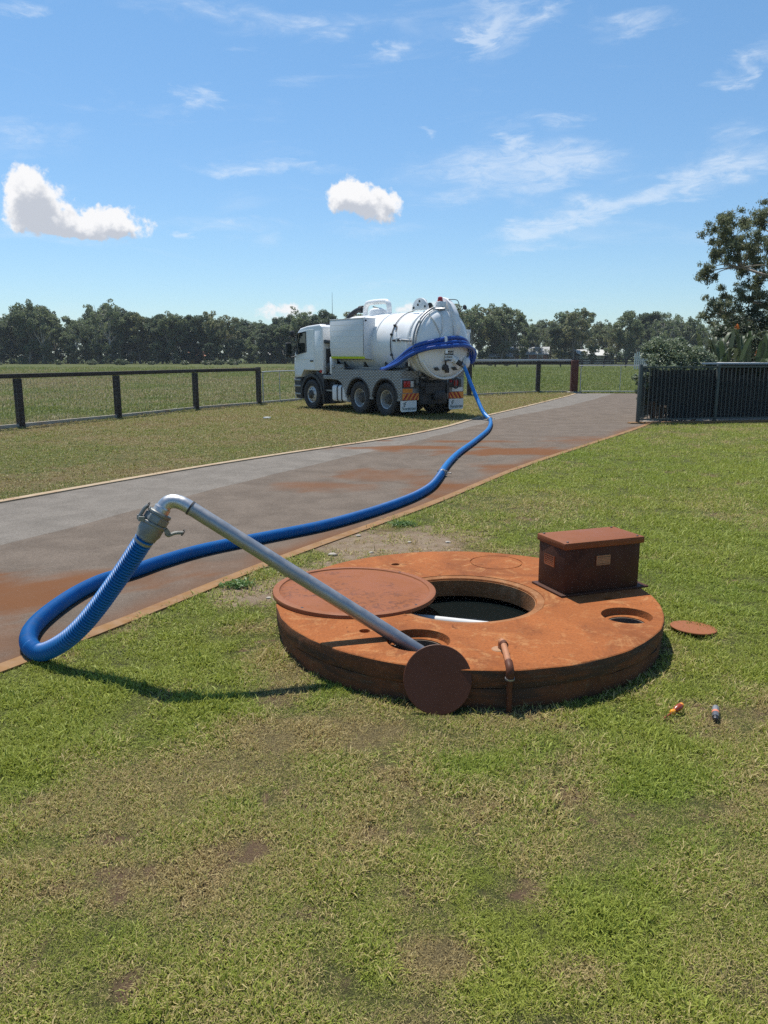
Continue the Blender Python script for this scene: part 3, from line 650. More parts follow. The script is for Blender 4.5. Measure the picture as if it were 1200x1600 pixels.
def build_tank():
    t = thing('septic_tank', 'round orange stained concrete septic tank top standing out of the lawn', 'septic tank', TC)
    zt, zb = .2, .10
    prof = [(0, zb), (1.0, zb), (TR - .03, zb), (TR - .004, zb + .003), (TR, zb + .012), (TR + .002, zt - .012), (TR - .001, zt - .004), (TR - .007, zt), (TR - .06, zt + .001), (0, zt)]
    slab = MB().lathe(prof, 160).mesh('slab'); jitter(slab, .014, 7, 3)
    cut = MB()
    x, y, r = MAIN
    cut.lathe([(0, 0), (r, 0), (r, zt - .011), (r + .05, zt - .004), (r + .07, .3), (0, .3)], 96, (x, y, 0))
    for (x, y, r, led) in ((*SMALL, .03), (*RIGHT, .035)):
        cut.lathe([(0, 0), (r - led, 0), (r - led, zt - .045), (r - .006, zt - .04), (r, zt - .012), (r + .010, .25), (0, .25)], 64, (x, y, 0))
    for (px, py) in ((618, 882), (570, 986), (950, 935)):
        p = g(px, py, zt) - TC; cut.lathe([(0, zt - .025), (.026, zt - .025), (.036, .22), (0, .22)], 20, (p.x, p.y, 0))
    cut.lathe([(.185, zt - .006), (.193, zt - .006), (.195, .22), (.184, .22)], 48, (*MARK, 0), closed=True)
    slab = bool_cut(slab, cut.mesh('cut'))
    so = link('slab', slab, M['clay_top'], t, 30); slab.materials.append(M['clay_shaded_side'])
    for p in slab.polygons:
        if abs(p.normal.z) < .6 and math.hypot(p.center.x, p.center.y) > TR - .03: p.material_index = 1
    wall = MB().lathe([(TR - .006, zb - .001), (TR - .004, .07), (TR - .012, .03), (TR - .02, -.25), (TR - .12, -1.4), (TR - .14, -1.4), (TR - .14, zb - .001)], 160, closed=True).mesh('wall'); jitter(wall, .03, 5, 8)
    link('wall', wall, M['clay_shaded_side'], t, 50)
    MB().lathe([(0, -1.3), (TR - .145, -1.3), (TR - .145, zb - .006)], 96, caps=False).build('pit', M['pit_wall'], t, fix=False)
    x, y, r = MAIN
    MB().lathe([(r - .004, zb + .001), (r - .004, zt - .0185), (r - .030, zt - .03), (r - .026, zb + .001)], 96, (x, y, 0), closed=True)
    for k, (x, y, r) in enumerate((MAIN, SMALL, RIGHT)):
        rr_ = (r - .002) if k == 0 else (r - (.03, .035)[k - 1] - .002)
        top = zt - .018 if k == 0 else zt - .05
        MB().lathe([(rr_ + .0005, zb - .03), (rr_ + .0005, top), (rr_ - .006, top), (rr_ - .006, zb - .03)], 80, (x, y, 0), closed=True).build('opening_lining', M['clay_rim'] if k == 0 else M['pit_wall'], t)
    # pale worn ring round the big opening
    x, y, r = MAIN
    MB().lathe([(r + .004, zt - .0075), (r + .047, zt - .002)], 96, (x, y, 0), caps=False).build('opening_rim', M['clay_rim'], t, fix=False)
    w = MB().lathe([(0, .045), (TR - .147, .045)], 96, TC, caps=False).build('tank_water', M['tank_water'], None, fix=False); tag(w, 'black still water inside the septic tank', kind='structure')
build_tank()
tag(MB().tube([g(560, 957, .09), g(655, 967, .09), g(755, 978, .085), g(785, 981, .07)], .030, 16).build('pale_tube', M['roof_pale'], None), 'pale straight tube at water level inside the big round opening', 'pipe')  # pale straight tube lying at water level

def lid(name, label, loc, rot, r, mat, parts=None, rim=0.0, dome=0.0, th=.014):
    o = thing(name, label, 'lid', loc); o.rotation_euler = rot
    if rim:
        prof = [(0, 0), (r, 0), (r + .003, th * .6), (r - .004, th + .007), (r - .030, th + .008), (r - .045, th + .001)]
        prof += [(r * k, th + dome * (1 - k * k)) for k in (.82, .66, .5, .33, .16)] + [(0, th + dome)]
    else: prof = [(0, 0), (r - .002, 0), (r, .003), (r, th - .003), (r - .003, th), (0, th)]
    me = MB().lathe(prof, 128).mesh('plate'); jitter(me, .004, 5, 4)
    link('plate', me, mat, o, 40)
    if rim:
        ring = MB().lathe([(r - .042, th + .003), (r - .038, th + .0095), (r - .010, th + .0105), (r + .002, th + .007), (r + .0055, th - .002), (r + .0045, -.002), (r - .001, -.002), (r - .001, th)], 128, closed=True).mesh('rim'); jitter(ring, .003, 5, 4)
        link('rim', ring, M['clay_rim_lid'], o, 50)
    return o
big = lid('tank_lid', 'large round rusty lid lying half over the big opening', (-.19, 4.886, .204), (R(.8), R(.6), .4), .52, M['lid_rust'], rim=1, dome=.018)
for a in (R(-62), R(118), R(30), R(210)):
    MB().lathe([(0, 0), (.009, 0), (.009, .003), (0, .003)], 10, (.495 * math.cos(a), .495 * math.sin(a), .0215)).build('painted_bolt_hole', M['label_black'], big)  # black discs paint the shade inside the holes; none is cut
lid('tank_lid', 'small round brown lid standing on edge against the front of the concrete slab', (.262, 3.538 + .168 * math.sin(R(24)), .166 * math.cos(R(24))), (R(90 - 24), 0, 0), .168, M['lid_dark'], th=.008)
lid('tank_lid', 'small round rusty lid lying flat on the grass right of the slab', (*(g(1083, 987)[:2]), .022), (R(-2), R(2.5), 0), .138, M['lid_plain'], th=.009)

# ------------------------------------------------------------------ pump box on the slab
def build_box():
    fl, fr = Vector((1.139, 4.80)), Vector((1.673, 5.0)); ux = (fr - fl); L = ux.length; ang = math.atan2(ux.y, ux.x); D = .305; z0 = .2
    o = thing('pump_box', 'rusty brown steel box with overhanging lid standing on the concrete slab', 'box', (fl.x, fl.y, z0), ang)
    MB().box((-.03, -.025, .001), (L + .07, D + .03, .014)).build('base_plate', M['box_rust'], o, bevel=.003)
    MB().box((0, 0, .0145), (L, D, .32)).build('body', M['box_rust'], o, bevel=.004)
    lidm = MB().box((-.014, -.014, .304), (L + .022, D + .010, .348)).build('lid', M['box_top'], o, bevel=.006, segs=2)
    for (x, y) in ((.02, .01), (L - .02, .01), (.02, D - .02), (L - .02, D - .02)):
        MB().lathe([(.008, 0), (.008, .004), (.003, .007), (0, .007)], 10, (x, y, .3485)).build('screw', M['label_black'], lidm)
    def vent(M4, w, h, mat):
        v = MB()
        for lo, hi in (((-w, -.008, -h), (w, 0, -h + .008)), ((-w, -.008, h - .008), (w, 0, h)), ((-w, -.008, -h + .008), (-w + .008, 0, h - .008)), ((w - .008, -.008, -h + .008), (w, 0, h - .008))): v.box(lo, hi, M4)
        f = v.build('vent_frame', mat, o)
        MB().box((-w + .008, -.003, -h + .008), (w - .008, -.001, h - .008), M4).build('vent_back', M['label_black'] if mat is M['vent_orange'] else mat, f)
        for k in range(4):
            z = -h + .017 + k * (2 * h - .034) / 3
            MB().box((-w + .008, -.007, z - .005), (w - .008, -.0032, z + .004), M4 @ Matrix.Translation((0, 0, 0)) ).build('louvre', mat, f)
    vent(Matrix.Translation((.285, -.0005, .215)), .052, .032, M['vent_tan'])
    vent(Matrix.Translation((-.0005, .17, .20)) @ Matrix.Rotation(R(-90), 4, 'Z'), .058, .036, M['vent_orange'])
build_box()

# ------------------------------------------------------------------ clay coloured outlet pipe on the slab's front edge
def build_outlet():
    b = g(783, 1014, .2); e = Vector((.608, TC.y - math.sqrt(TR**2 - (.608 - TC.x)**2) - .03, .215))
    o = thing('overflow_pipe', 'short clay coloured overflow pipe bent over the front edge of the slab', 'pipe', (b.x, b.y, .2)); q = lambda v: Vector(v) - o.location
    MB().lathe([(0, 0), (.040, 0), (.036, .004), (0, .005)], 24, (-.012, -.005, .0005)).build('flange', M['vent_tan'], o)
    top = Vector((b.x, b.y, .246))
    MB().tube([q(p) for p in catmull([b, (b.x, b.y, .235), top + Vector((.002, -.016, 0)), top + Vector((.004, -.04, -.002))], .008)], .0175, 16).build('elbow', M['pipe_clay'], o)
    MB().tube([q(top + Vector((.004, -.036, -.002))), q(top + Vector((.008, -.06, -.005)))], .021, 16).build('socket', M['lid_dark'], o)
    MB().tube([q(top + Vector((.005, -.04, -.002))), q(e + Vector((0, .02, .012)))], .0165, 16).build('pipe', M['pipe_clay'], o)
    MB().tube([q(p) for p in catmull([e + Vector((0, .05, .018)), e + Vector((0, .012, .008)), e + Vector((0, -.004, -.012)), e + Vector((0, -.005, -.045))], .008)], .020, 16).build('lower_elbow', M['lid_dark'], o)
    MB().tube([q(e + Vector((0, -.005, -.03))), q((e.x, e.y - .006, -.01))], .014, 14).build('down_pipe', M['lid_dark'], o)
    c = MB(); c.lathe([(.021, -.004), (.024, -.004), (.024, .004), (.021, .004)], 20, q(e + Vector((0, -.005, -.045))), closed=True); c.build('pipe_clip', M['grey_metal'], o)
build_outlet()

# ------------------------------------------------------------------ suction pipe, coupling and hoses
Q0 = Vector((.076, 4.051, .2)); E0 = dep(298, 794, 4.15); EC = dep(266, 773, 4.15); E1 = dep(255, 793, 4.14); HC = dep(229, 838, 4.13)
pd = (Q0 - E0).normalized()
def build_lance():
    o = thing('suction_pipe', 'long grey aluminium suction pipe slanting down into the small front opening', 'pipe', E0); q = lambda v: Vector(v) - o.location
    end = Q0 + pd * .42
    MB().tube([q(E0.lerp(end, k / 12)) for k in range(13)], .038, 28).build('tube', M['alu_pipe'], o)
    bz = [E0 * (1 - t) ** 2 + EC * 2 * t * (1 - t) + E1 * t * t for t in [k / 16 for k in range(17)]]
    MB().tube([q(p) for p in bz], .0375, 28).build('elbow', M['alu_bright'], o)
    MB().tube([q(E0 - pd * .006), q(E0 + pd * .004)], .0405, 28).build('weld_seam', M['dark_hub'], o)
    d = (HC - E1).normalized()
    MB().tube([q(E1 - d * .004), q(E1 + d * .005), q(E1 + d * .005), q(E1 + d * .045)], [.041, .044, .043, .043], 28).build('collar', M['alu_bright'], o)
build_lance()
def coupling(loc, d, label, group=None, mat=None, scale=1.0, cat='coupling', flip=False):
    o = thing('hose_coupling', label, cat, loc, 0, group); x, y = frame_of(d); d = d.normalized(); s_ = scale
    if flip: x, y = y, -x
    # body with an eight sided cup, shank and ring
    pr = [(.050, 0), (.053, .004), (.053, .012), (.049, .016), (.049, .050), (.055, .054), (.055, .062), (.052, .066), (.052, .10), (.046, .115), (.044, .13)]
    MB().lathe([(r * s_, h * s_) for r, h in pr], 28, (0, 0, 0), d).build('cup', mat or M['cam_alu'], o)
    MB().lathe([(.0545 * s_, .02 * s_), (.0555 * s_, .024 * s_), (.0555 * s_, .044 * s_), (.0545 * s_, .048 * s_)], 8, (0, 0, 0), d).build('hexagon_band', mat or M['cam_alu'], o, smooth=0)
    for k, sgn in enumerate((1, -1)):
        side = x * sgn
        for w in (-1, 1): MB().bar(side * .050 * s_ + y * w * .022 * s_ + d * .055 * s_, side * .072 * s_ + y * w * .022 * s_ + d * .065 * s_, .012 * s_, .02 * s_).build('lug', mat or M['cam_alu'], o)
        if k == 0: P = [side * .060 + d * .07, side * .068 + d * .055, side * .067 + d * .015, side * .060 - d * .002]
        else: P = [side * .066 + d * .07, side * .080 + d * .075, side * .10 + d * .052, side * .13 + d * .035]
        lv = MB().tube([p * s_ for p in catmull(P, .01)], [.008 * s_] * len(catmull(P, .01)), 8).build('cam_lever', mat or M['cam_alu'], o)
        MB().tube([(P[-1] + y * .014 * math.cos(a) + d * .014 * math.sin(a)) * s_ for a in [k2 * .524 for k2 in range(13)]], .0022 * s_, 6).build('pull_ring', M['dark_hub'], lv)
    return o
dC = (HC - E1).normalized()
# lay the lever axis across the view
coupling(E1 + dC * .028, dC, 'grey cam lock coupling between the bent suction pipe and the blue hose', mat=M['cam_alu'], scale=1.22, flip=True)

HR = .0475
def ribbed(path, r, pitch, amp, n=18):
    P = resample(path, pitch / 4); rad = [r + amp * (-1.1, .5, 1.0, .5)[i % 4] for i in range(len(P))]
    return MB().tube(P, rad, n)
def build_hoses():
    H1 = HC - dC * .022
    leg = [(223, 848), (200, 882), (177, 915), (153, 948), (127, 979), (98, 1004)]
    base = g(63, 1021, HR + .004); DB = base.y * CP + (CAM_H - base.z) * SP
    pts = [H1]
    for i, (px, py) in enumerate(leg[1:]):
        f = (i + 1) / (len(leg)); pts.append(dep(px, py, 4.15 + (DB - .06 - 4.15) * f))
    zg = HR + .006
    pts += [g(66, 1019, zg + .012), g(48, 1011, zg), g(45, 994, zg), g(56, 975, zg), g(82, 952, zg), g(119, 927, zg), g(160, 907, zg), g(207, 893, zg), g(253, 877, zg), g(320, 858, zg), g(420, 838, zg), g(500, 822, zg), g(560, 806, zg), g(610, 790, zg), g(648, 775, zg), g(672, 761, zg), g(684, 748, zg), g(690, 739, zg)]
    path = catmull(pts, .02)
    o = thing('suction_hose', 'ribbed blue hose looping off the coupling and along the driveway edge', 'hose', (pts[10].x, pts[10].y, 0)); q = [p - o.location for p in path]
    ribbed(q, HR - .001, .0178, .0062).build('tube', M['hose_blue'], o, smooth=60, fix=False)
    d0 = (path[2] - path[0]).normalized(); c = q[0]
    MB().tube([c + d0 * .045, c + d0 * .062], .0515, 24).build('hose_clamp', M['grey_metal'], o)
    MB().tube([c + d0 * .020, c + d0 * .030], .0515, 24).build('hose_clamp', M['grey_metal'], o)
    # second length, up the driveway
    J1 = g(690, 739, zg); J2 = g(766, 655, zg)
    p2 = [J1 + Vector((.0, .05, 0)), g(700, 724, zg), g(716, 708, zg), g(738, 692, zg), g(752, 681, zg), g(762, 672, zg), g(766.5, 663, zg), J2]
    o2 = thing('suction_hose', 'middle length of blue hose lying up the grey half of the driveway', 'hose', J1)
    ribbed([p - J1 for p in catmull(p2, .04)], HR - .001, .03, .0018, 16).build('tube', M['hose_blue'], o2, smooth=60, fix=False)
    coupling(J1 + Vector((0, -.06, .004)), (p2[1] - p2[0]), 'pale coupling joining the near and middle blue hoses on the brown asphalt', mat=M['grey_metal'])
    coupling(J2 + Vector((0, -.03, .004)), Vector((-.2, 1, .1)), 'pale coupling joining the blue hoses beside the truck at the verge edging', mat=M['grey_metal'])
    return J2
J2 = build_hoses()

# ------------------------------------------------------------------ screwdriver and bit left in the grass
def build_tools():
    a = g(1038, 1122, .012); b = g(1066, 1101, .045); d = (b - a).normalized(); L = (b - a).length
    o = thing('screwdriver', 'screwdriver with amber and red handle lying in the grass', 'screwdriver', a)
    MB().lathe([(.0035, 0), (.0035, L * .42)], 10, (0, 0, 0), d).build('shaft', M['screw_red'], o)
    MB().lathe([(.006, L * .36), (.012, L * .40), (.0135, L * .46), (.011, L * .52), (.009, L * .56)], 20, (0, 0, 0), d).build('guard', M['screw_amber'], o)
    MB().lathe([(.009, L * .55), (.0145, L * .64), (.0165, L * .76), (.0165, L * .88), (.013, L * .93)], 14, (0, 0, 0), d).build('grip', M['screw_red'], o)
    MB().lathe([(.0125, L * .925), (.0135, L * .95), (.012, L * .995), (.007, L * 1.03), (0, L * 1.04)], 20, (0, 0, 0), d).build('end_cap', M['screw_amber'], o)
    a = g(1118, 1125, .018); b = g(1118, 1105, .026); d = (b - a).normalized(); L = (b - a).length
    o = thing('socket_bit', 'short grey cylindrical tool with an orange band lying in the grass', 'tool', a)
    MB().lathe([(.011, 0), (.0135, .006), (.0145, L * .45)], 18, (0, 0, 0), d).build('tip', M['label_black'], o)
    MB().lathe([(.0165, L * .18), (.017, L * .46), (.0165, L * .47)], 18, (0, 0, 0), d).build('lower_sleeve', M['bit_grey'], o)
    MB().lathe([(.0172, L * .47), (.0174, L * .50), (.0174, L * .60), (.0172, L * .61)], 18, (0, 0, 0), d).build('band', M['orange_band'], o)
    MB().lathe([(.0165, L * .62), (.0165, L * .95), (.013, L), (0, L)], 10, (0, 0, 0), d).build('upper_sleeve', M['grey_metal'], o)
build_tools()

# ------------------------------------------------------------------ the vacuum tanker truck (x forward, y to its left, z up)
def arc(cx, cz, r, a0, a1, n=14): return [(cx + r * math.cos(R(a0 + (a1 - a0) * k / n)), cz + r * math.sin(R(a0 + (a1 - a0) * k / n))) for k in range(n + 1)]
def make_wheel(front):
    w = bpy.data.objects.new('wheel', None); COL.objects.link(w)
    def tyre(y0, y1):
        yc = (y0 + y1) / 2; h = (y1 - y0) / 2
        pr = [(.285, yc - h * .72), (.33, yc - h * .95), (.42, yc - h), (.475, yc - h * .93), (.497, yc - h * .78), (.503, yc - h * .5)]
        for k in (-.36, 0, .36): pr += [(.503, yc + h * (k - .07)), (.490, yc + h * (k - .05)), (.490, yc + h * (k + .05)), (.503, yc + h * (k + .07))]
        pr += [(.503, yc + h * .5), (.497, yc + h * .78), (.475, yc + h * .93), (.42, yc + h), (.33, yc + h * .95), (.285, yc + h * .72)]
        return MB().lathe(pr, 40, (0, 0, 0), (0, 1, 0), closed=True)
    # the outer face is at +y
    ty = tyre(-.15, .15).build('tyre', M['rubber'], w)
    if front:
        MB().lathe([(.292, -.1), (.292, .105), (.282, .112), (.272, .10), (.25, .085), (.235, .10), (.20, .125), (.165, .135), (.16, .135)], 32, (0, 0, 0), (0, 1, 0)).build('rim', M['rim_steel'], w)
        h = MB().lathe([(.16, .10), (.155, .15), (.12, .165), (.10, .20), (.06, .215), (0, .215)], 24, (0, 0, 0), (0, 1, 0)).build('hub', M['dark_hub'], w)
    else:
        tyre(-.49, -.19).build('tyre', M['rubber'], w)
        MB().lathe([(.292, -.45), (.292, .105), (.283, .115), (.270, .105), (.258, .05), (.252, -.02), (.235, -.055), (.16, -.065)], 32, (0, 0, 0), (0, 1, 0)).build('rim', M['rim_steel'], w)
        h = MB().lathe([(.165, -.07), (.16, .02), (.14, .045), (.11, .05), (.10, .075), (0, .08)], 24, (0, 0, 0), (0, 1, 0)).build('hub', M['dark_hub'], w)
    nut = None
    for k in range(10):
        a = k * 2 * math.pi / 10; p = (.2 * math.cos(a), .118 if front else -.062, .2 * math.sin(a))
        if nut is None: nut = MB().lathe([(.017, 0), (.017, .03), (.010, .036), (0, .036)], 8, (0, 0, 0), (0, 1, 0)).build('wheel_nut', M['grey_metal'], w); n_ = nut
        else: n_ = nut.copy(); COL.objects.link(n_)
        n_.location = p
    return w
def build_truck():
    X, Y, th, s_ = .956, 23.451, R(127.65), .948
    T = thing('tanker_truck', 'white vacuum tanker truck parked on the grass verge beside the driveway', 'truck', (X, Y, 0), th); T.scale = (s_, s_, s_)
    WB = 4.15
    fw = make_wheel(True); fw.parent = T; fw.location = (WB, 1.08, .5)
    c = copy_tree(fw, T); c.location = (WB, -1.08, .5); c.rotation_euler = (0, 0, R(180))
    rw = make_wheel(False); rw.parent = T; rw.location = (0, 1.07, .5)
    for (x, y, a) in ((1.37, 1.07, 0), (0, -1.07, 180), (1.37, -1.07, 180)):
        c = copy_tree(rw, T); c.location = (x, y, .5); c.rotation_euler = (0, R(23), R(a))
    # chassis
    m = MB()
    for y in (-.42, .42): m.box((-1.0, y - .05, .68), (5.0, y + .05, .95))
    m.box((-.95, -.42, .7), (-.85, .42, .93)); m.build('chassis', M['dark_steel'], T)
    for x in (0, 1.37, WB): MB().tube([(x, -.95, .5), (x, -.25, .5), (x, 0, .5), (x, .25, .5), (x, .95, .5)], [.07, .09, .2 if x < 4 else .09, .09, .07], 14).build('axle', M['dark_steel'], T)
    MB().tube([(.2, 0, .55), (2.6, 0, .68), (3.6, 0, .75)], .06, 10).build('drive_shaft', M['dark_steel'], T)
    # cab
    prof = [(5.26, 1.06), (5.31, 1.35), (5.28, 1.72), (5.16, 2.15), (5.02, 2.60), (4.86, 2.72), (4.4, 2.79), (3.62, 2.83), (3.46, 2.74), (3.44, 2.2), (3.46, 1.20), (3.55, 1.18), (3.62, 1.30), (4.72, 1.30), (4.86, 1.06)]
    me = MB().prism(prof, -1.19, 1.19).mesh('cab', .075, 4)
    wcut = [(4.44, 1.93), (5.06, 1.84), (5.12, 1.95), (4.98, 2.50), (4.93, 2.56), (4.46, 2.60)]
    cut = MB().prism(wcut, 1.03, 1.4).prism(wcut, -1.4, -1.03)
    ws = [(-1.02, 1.80), (1.02, 1.80), (.98, 2.52), (-.98, 2.52)]
    me = bool_cut(me, cut.mesh('c')); cab = link('cab', me, M['white_paint'], T, 38)
    MB().prism([(5.30, 1.79), (5.17, 2.18), (5.055, 2.54), (5.045, 2.54), (5.16, 2.18), (5.29, 1.79)], -1.03, 1.03).build('windscreen', M['glass_dark'], T)
    dpro = [(3.98, 1.33), (4.62, 1.33), (4.80, 1.14), (5.17, 1.14), (5.20, 1.5), (5.15, 1.80), (5.10, 1.99), (4.97, 2.58), (4.38, 2.66), (3.98, 2.67)]
    for sg in (1, -1):
        a, b = (1.186, 1.202) if sg > 0 else (-1.202, -1.186)
        d = bool_cut(MB().prism(dpro, a, b).mesh('door', .005, 1), MB().prism(wcut, a - .1, b + .1).mesh('c')); door = link('door', d, M['white_paint'], T, 30)
        gl = sg * 1.165
        MB().prism([(x, z) for x, z in wcut], min(gl, gl - sg * .012), max(gl, gl - sg * .012)).build('window_pane', M['glass_dark'], door)
        rubber = MB(); n = len(wcut)
        for k in range(n): p, q = wcut[k], wcut[(k + 1) % n]; rubber.bar((p[0], sg * 1.203, p[1]), (q[0], sg * 1.203, q[1]), .03, .02)
        rubber.build('window_seal', M['black_plastic'], door)
        MB().box((4.02, sg * 1.215 - .015, 1.60), (4.20, sg * 1.215 + .015, 1.65)).build('door_handle', M['black_plastic'], door, bevel=.006)
        MB().bar((4.25, sg * 1.203, 1.70), (5.22, sg * 1.203, 1.66), .02, .012).build('crease', M['white_panel'], door)
        # quarter panel behind the door
        MB().box((3.54, min(sg * 1.187, sg * 1.196), 1.36), (3.92, max(sg * 1.187, sg * 1.196), 2.62)).build('side_panel', M['white_paint'], cab, bevel=.004)
        # mirrors
        arm = MB().tube(catmull([(5.10, sg * 1.19, 2.42), (5.22, sg * 1.34, 2.46), (5.24, sg * 1.42, 2.40)], .05), .018, 8); arm2 = MB().tube(catmull([(5.16, sg * 1.19, 1.78), (5.24, sg * 1.36, 1.74), (5.24, sg * 1.42, 1.80)], .05), .018, 8)
        mr = MB().box((5.17, sg * 1.44 - .11, 1.78), (5.28, sg * 1.44 + .11, 2.24)).build('mirror', M['black_plastic'], T, bevel=.035, segs=3)
        MB().box((5.165, sg * 1.44 - .085, 1.82), (5.169, sg * 1.44 + .085, 2.20)).build('mirror_glass', M['glass_dark'], mr); arm.build('mirror_arm', M['black_plastic'], mr); arm2.build('mirror_arm', M['black_plastic'], mr)
        MB().box((5.10, sg * 1.32 - .09, 2.46), (5.2, sg * 1.32 + .09, 2.64)).build('wide_mirror', M['black_plastic'], mr, bevel=.03)
        # lower black part: arch, steps, rear guard
        ring = arc(WB, .5, .70, 178, 2, 20) + arc(WB, .5, .60, 2, 178, 20)
        MB().prism(ring, sg * 1.215, sg * .80).build('wheel_arch', M['black_plastic'], T)
        gd = [(3.06, .24), (3.44, .22), (3.50, .80), (3.62, 1.05), (3.80, 1.20), (3.80, 1.29), (3.46, 1.19), (3.1, 1.16)]
        MB().prism([(3.40, .20), (3.47, .20), (3.55, .72), (3.68, 1.0), (3.86, 1.14), (3.86, 1.29), (3.40, 1.17)], sg * 1.19, sg * .72).build('mudguard', M['black_plastic'], T, bevel=.01)
        MB().prism([(3.08, .24), (3.395, .21), (3.395, 1.0), (3.08, 1.0)], sg * .98, sg * .5).build('battery_box', M['black_plastic'], T, bevel=.02)
        st = MB().prism([(4.80, .33), (5.18, .33), (5.30, .55), (5.32, 1.055), (4.84, 1.055)], sg * 1.18, sg * .5).build('bumper', M['black_plastic'], T, bevel=.03, segs=3)
        for z in (.45, .72, .93): MB().box((4.86, min(sg * 1.16, sg * 1.21), z), (5.22 if z < .6 else 5.29, max(sg * 1.16, sg * 1.21), z + .07)).build('step', M['grey_metal'], st, bevel=.01)
        lp = MB().box((3.50, min(sg * 1.18, sg * 1.206), 1.24), (3.56, max(sg * 1.18, sg * 1.206), 1.33)).build('side_marker', M['red_lens'], T); MB().box((3.58, min(sg * 1.18, sg * 1.206), 1.24), (3.63, max(sg * 1.18, sg * 1.206), 1.33)).build('side_marker', M['red_lens'], T)
    MB().box((5.14, -.5, .33), (5.33, .5, 1.05)).build('grille', M['black_plastic'], T, bevel=.03)
    MB().prism([(4.84, 2.70), (4.96, 2.64), (5.22, 2.50), (5.24, 2.53), (5.0, 2.69), (4.86, 2.745)], -1.10, 1.10).build('sun_visor', M['black_plastic'], T)
    MB().prism([(3.60, 2.825), (4.5, 2.795), (4.5, 2.82), (4.3, 2.86), (3.60, 2.885)], -.95, .95).build('roof_rack', M['dark_steel'], T)
    MB().prism([(2.95, 2.20), (3.42, 2.19), (3.43, 2.32), (2.95, 2.30)], .3, 1.16).build('air_intake', M['black_plastic'], T, bevel=.03)
    MB().tube([(3.87, .5, 2.83), (3.87, .5, 3.9)], [.012, .004], 6).build('antenna', M['dark_steel'], T)
    # machinery between cab and tank
    MB().tube(catmull([(3.2, .95, 1.15), (3.2, .95, 1.55), (3.1, .93, 1.75), (2.9, .90, 1.78)], .05), .075, 14).build('exhaust_bend', M['alu_bright'], T)
    MB().tube(catmull([(3.25, .85, 1.6), (3.22, .85, 2.0), (3.1, .8, 2.12), (2.95, .8, 2.05)], .05), .06, 12).build('air_pipe', M['alu_bright'], T)
    MB().box((3.38, -1.05, 1.0), (3.432, 1.08, 2.02)).build('engine_cover', M['dark_steel'], T, bevel=.015)
    MB().box((2.92, .35, .95), (3.36, 1.0, 1.55)).build('pump_housing', M['dark_steel'], T, bevel=.04)
    MB().lathe([(.0, 0), (.16, 0), (.17, .03), (.15, .2), (.08, .24), (0, .24)], 20, (3.12, .98, 1.42), (0, 1, 0)).build('pump', M['dark_steel'], T)
    MB().lathe([(.10, 0), (.11, .02), (.09, .05), (0, .05)], 18, (3.14, 1.03, 1.34), (0, 1, 0)).build('pump_cover', M['grey_metal'], T)
    MB().box((2.86, 1.0, 1.20), (3.0, 1.22, 1.76)).build('reservoir', M['white_panel'], T, bevel=.03)
    MB().tube([(3.05, .9, 1.2), (3.2, 1.05, 1.28), (3.3, 1.05, 1.2)], .03, 8).build('pipe', M['grey_metal'], T)
    # tray and side panels
    MB().box((-.76, -1.2, 1.26), (2.84, 1.2, 1.33)).build('tray_deck', M['tread_plate'], T)
    for sg in (1, -1):
        a, b = sg * 1.25, sg * 1.205
        x1 = -.325; A1 = math.degrees(math.acos(-x1 / -.60 * -1)) if False else math.degrees(math.acos(-.315 / .60))
        pB = [(-.310, 1.362)] + arc(0, .5, .60, A1, 0, 14) + [(.60, .48), (.77, .48)] + arc(1.37, .5, .60, 180, 97.2, 12) + [(1.295, 1.362)]
        pC = [(-.78, 1.362), (-.78, .48), (-.60, .48)] + arc(0, .5, .60, 180, math.degrees(math.acos(-.325 / .60)), 10) + [(-.325, 1.362)]
        pA = [(1.305, 1.362)] + arc(1.37, .5, .60, 96.2, 0, 14) + [(1.97, .48), (2.06, .48), (2.13, .72), (2.30, .94), (2.52, 1.035), (2.84, 1.045), (2.84, 1.52), (2.16, 1.53), (2.14, 1.375), (2.10, 1.362)]
        for p in (pA, pB, pC): MB().prism(p, a, b).build('side_panel', M['tread_plate'], T, smooth=0)
        for cx in (0, 1.37):
            MB().prism(arc(cx, .5, .64, 175, 5, 22) + arc(cx, .5, .60, 5, 175, 22), sg * 1.262, sg * .55).build('wheel_guard', M['dark_steel'], T)
        MB().box((2.84, min(sg * .6, sg * 1.24), 1.04), (3.36, max(sg * .6, sg * 1.24), 1.17)).build('side_step', M['tread_plate'], T, bevel=.01)
        for x in (2.72, 2.28): MB().box((x - .05, min(sg * 1.25, sg * 1.27), 1.40), (x + .05, max(sg * 1.25, sg * 1.27), 1.47)).build('latch', M['grey_metal'], T, bevel=.01)
        # fuel tank
        ft = MB().prism([(x, z) for x, z in arc(.97, .42, .1, 270, 360, 5) + arc(.97, .76, .1, 0, 90, 5) + arc(.6, .76, .1, 90, 180, 5) + arc(.6, .42, .1, 180, 270, 5)], 2.08, 2.9, plane='yz')
        if sg < 0: ft.v = [(x, -y, z) for x, y, z in ft.v]
        ft.v = [(x, y + sg * .12, z) for x, y, z in ft.v]
        f = ft.build('fuel_tank', M['white_panel'], T)
        for x in (2.34, 2.60):
            q = MB(); P = [(x, sg * (y + .12 + .008 * (1 if y > .8 else -1)), z) for y, z in arc(.97, .42, .104, 270, 360, 5) + arc(.97, .76, .104, 0, 90, 5) + [(.6, .866)]]
            for p1, p2 in zip(P, P[1:]): q.bar(p1, p2, .05, .012)
            q.build('tank_strap', M['black_plastic'], f)
    MB().bar((2.0, 1.1, .66), (3.4, 1.1, .66), .05, .05).build('guard_rail', M['grey_metal'], T)
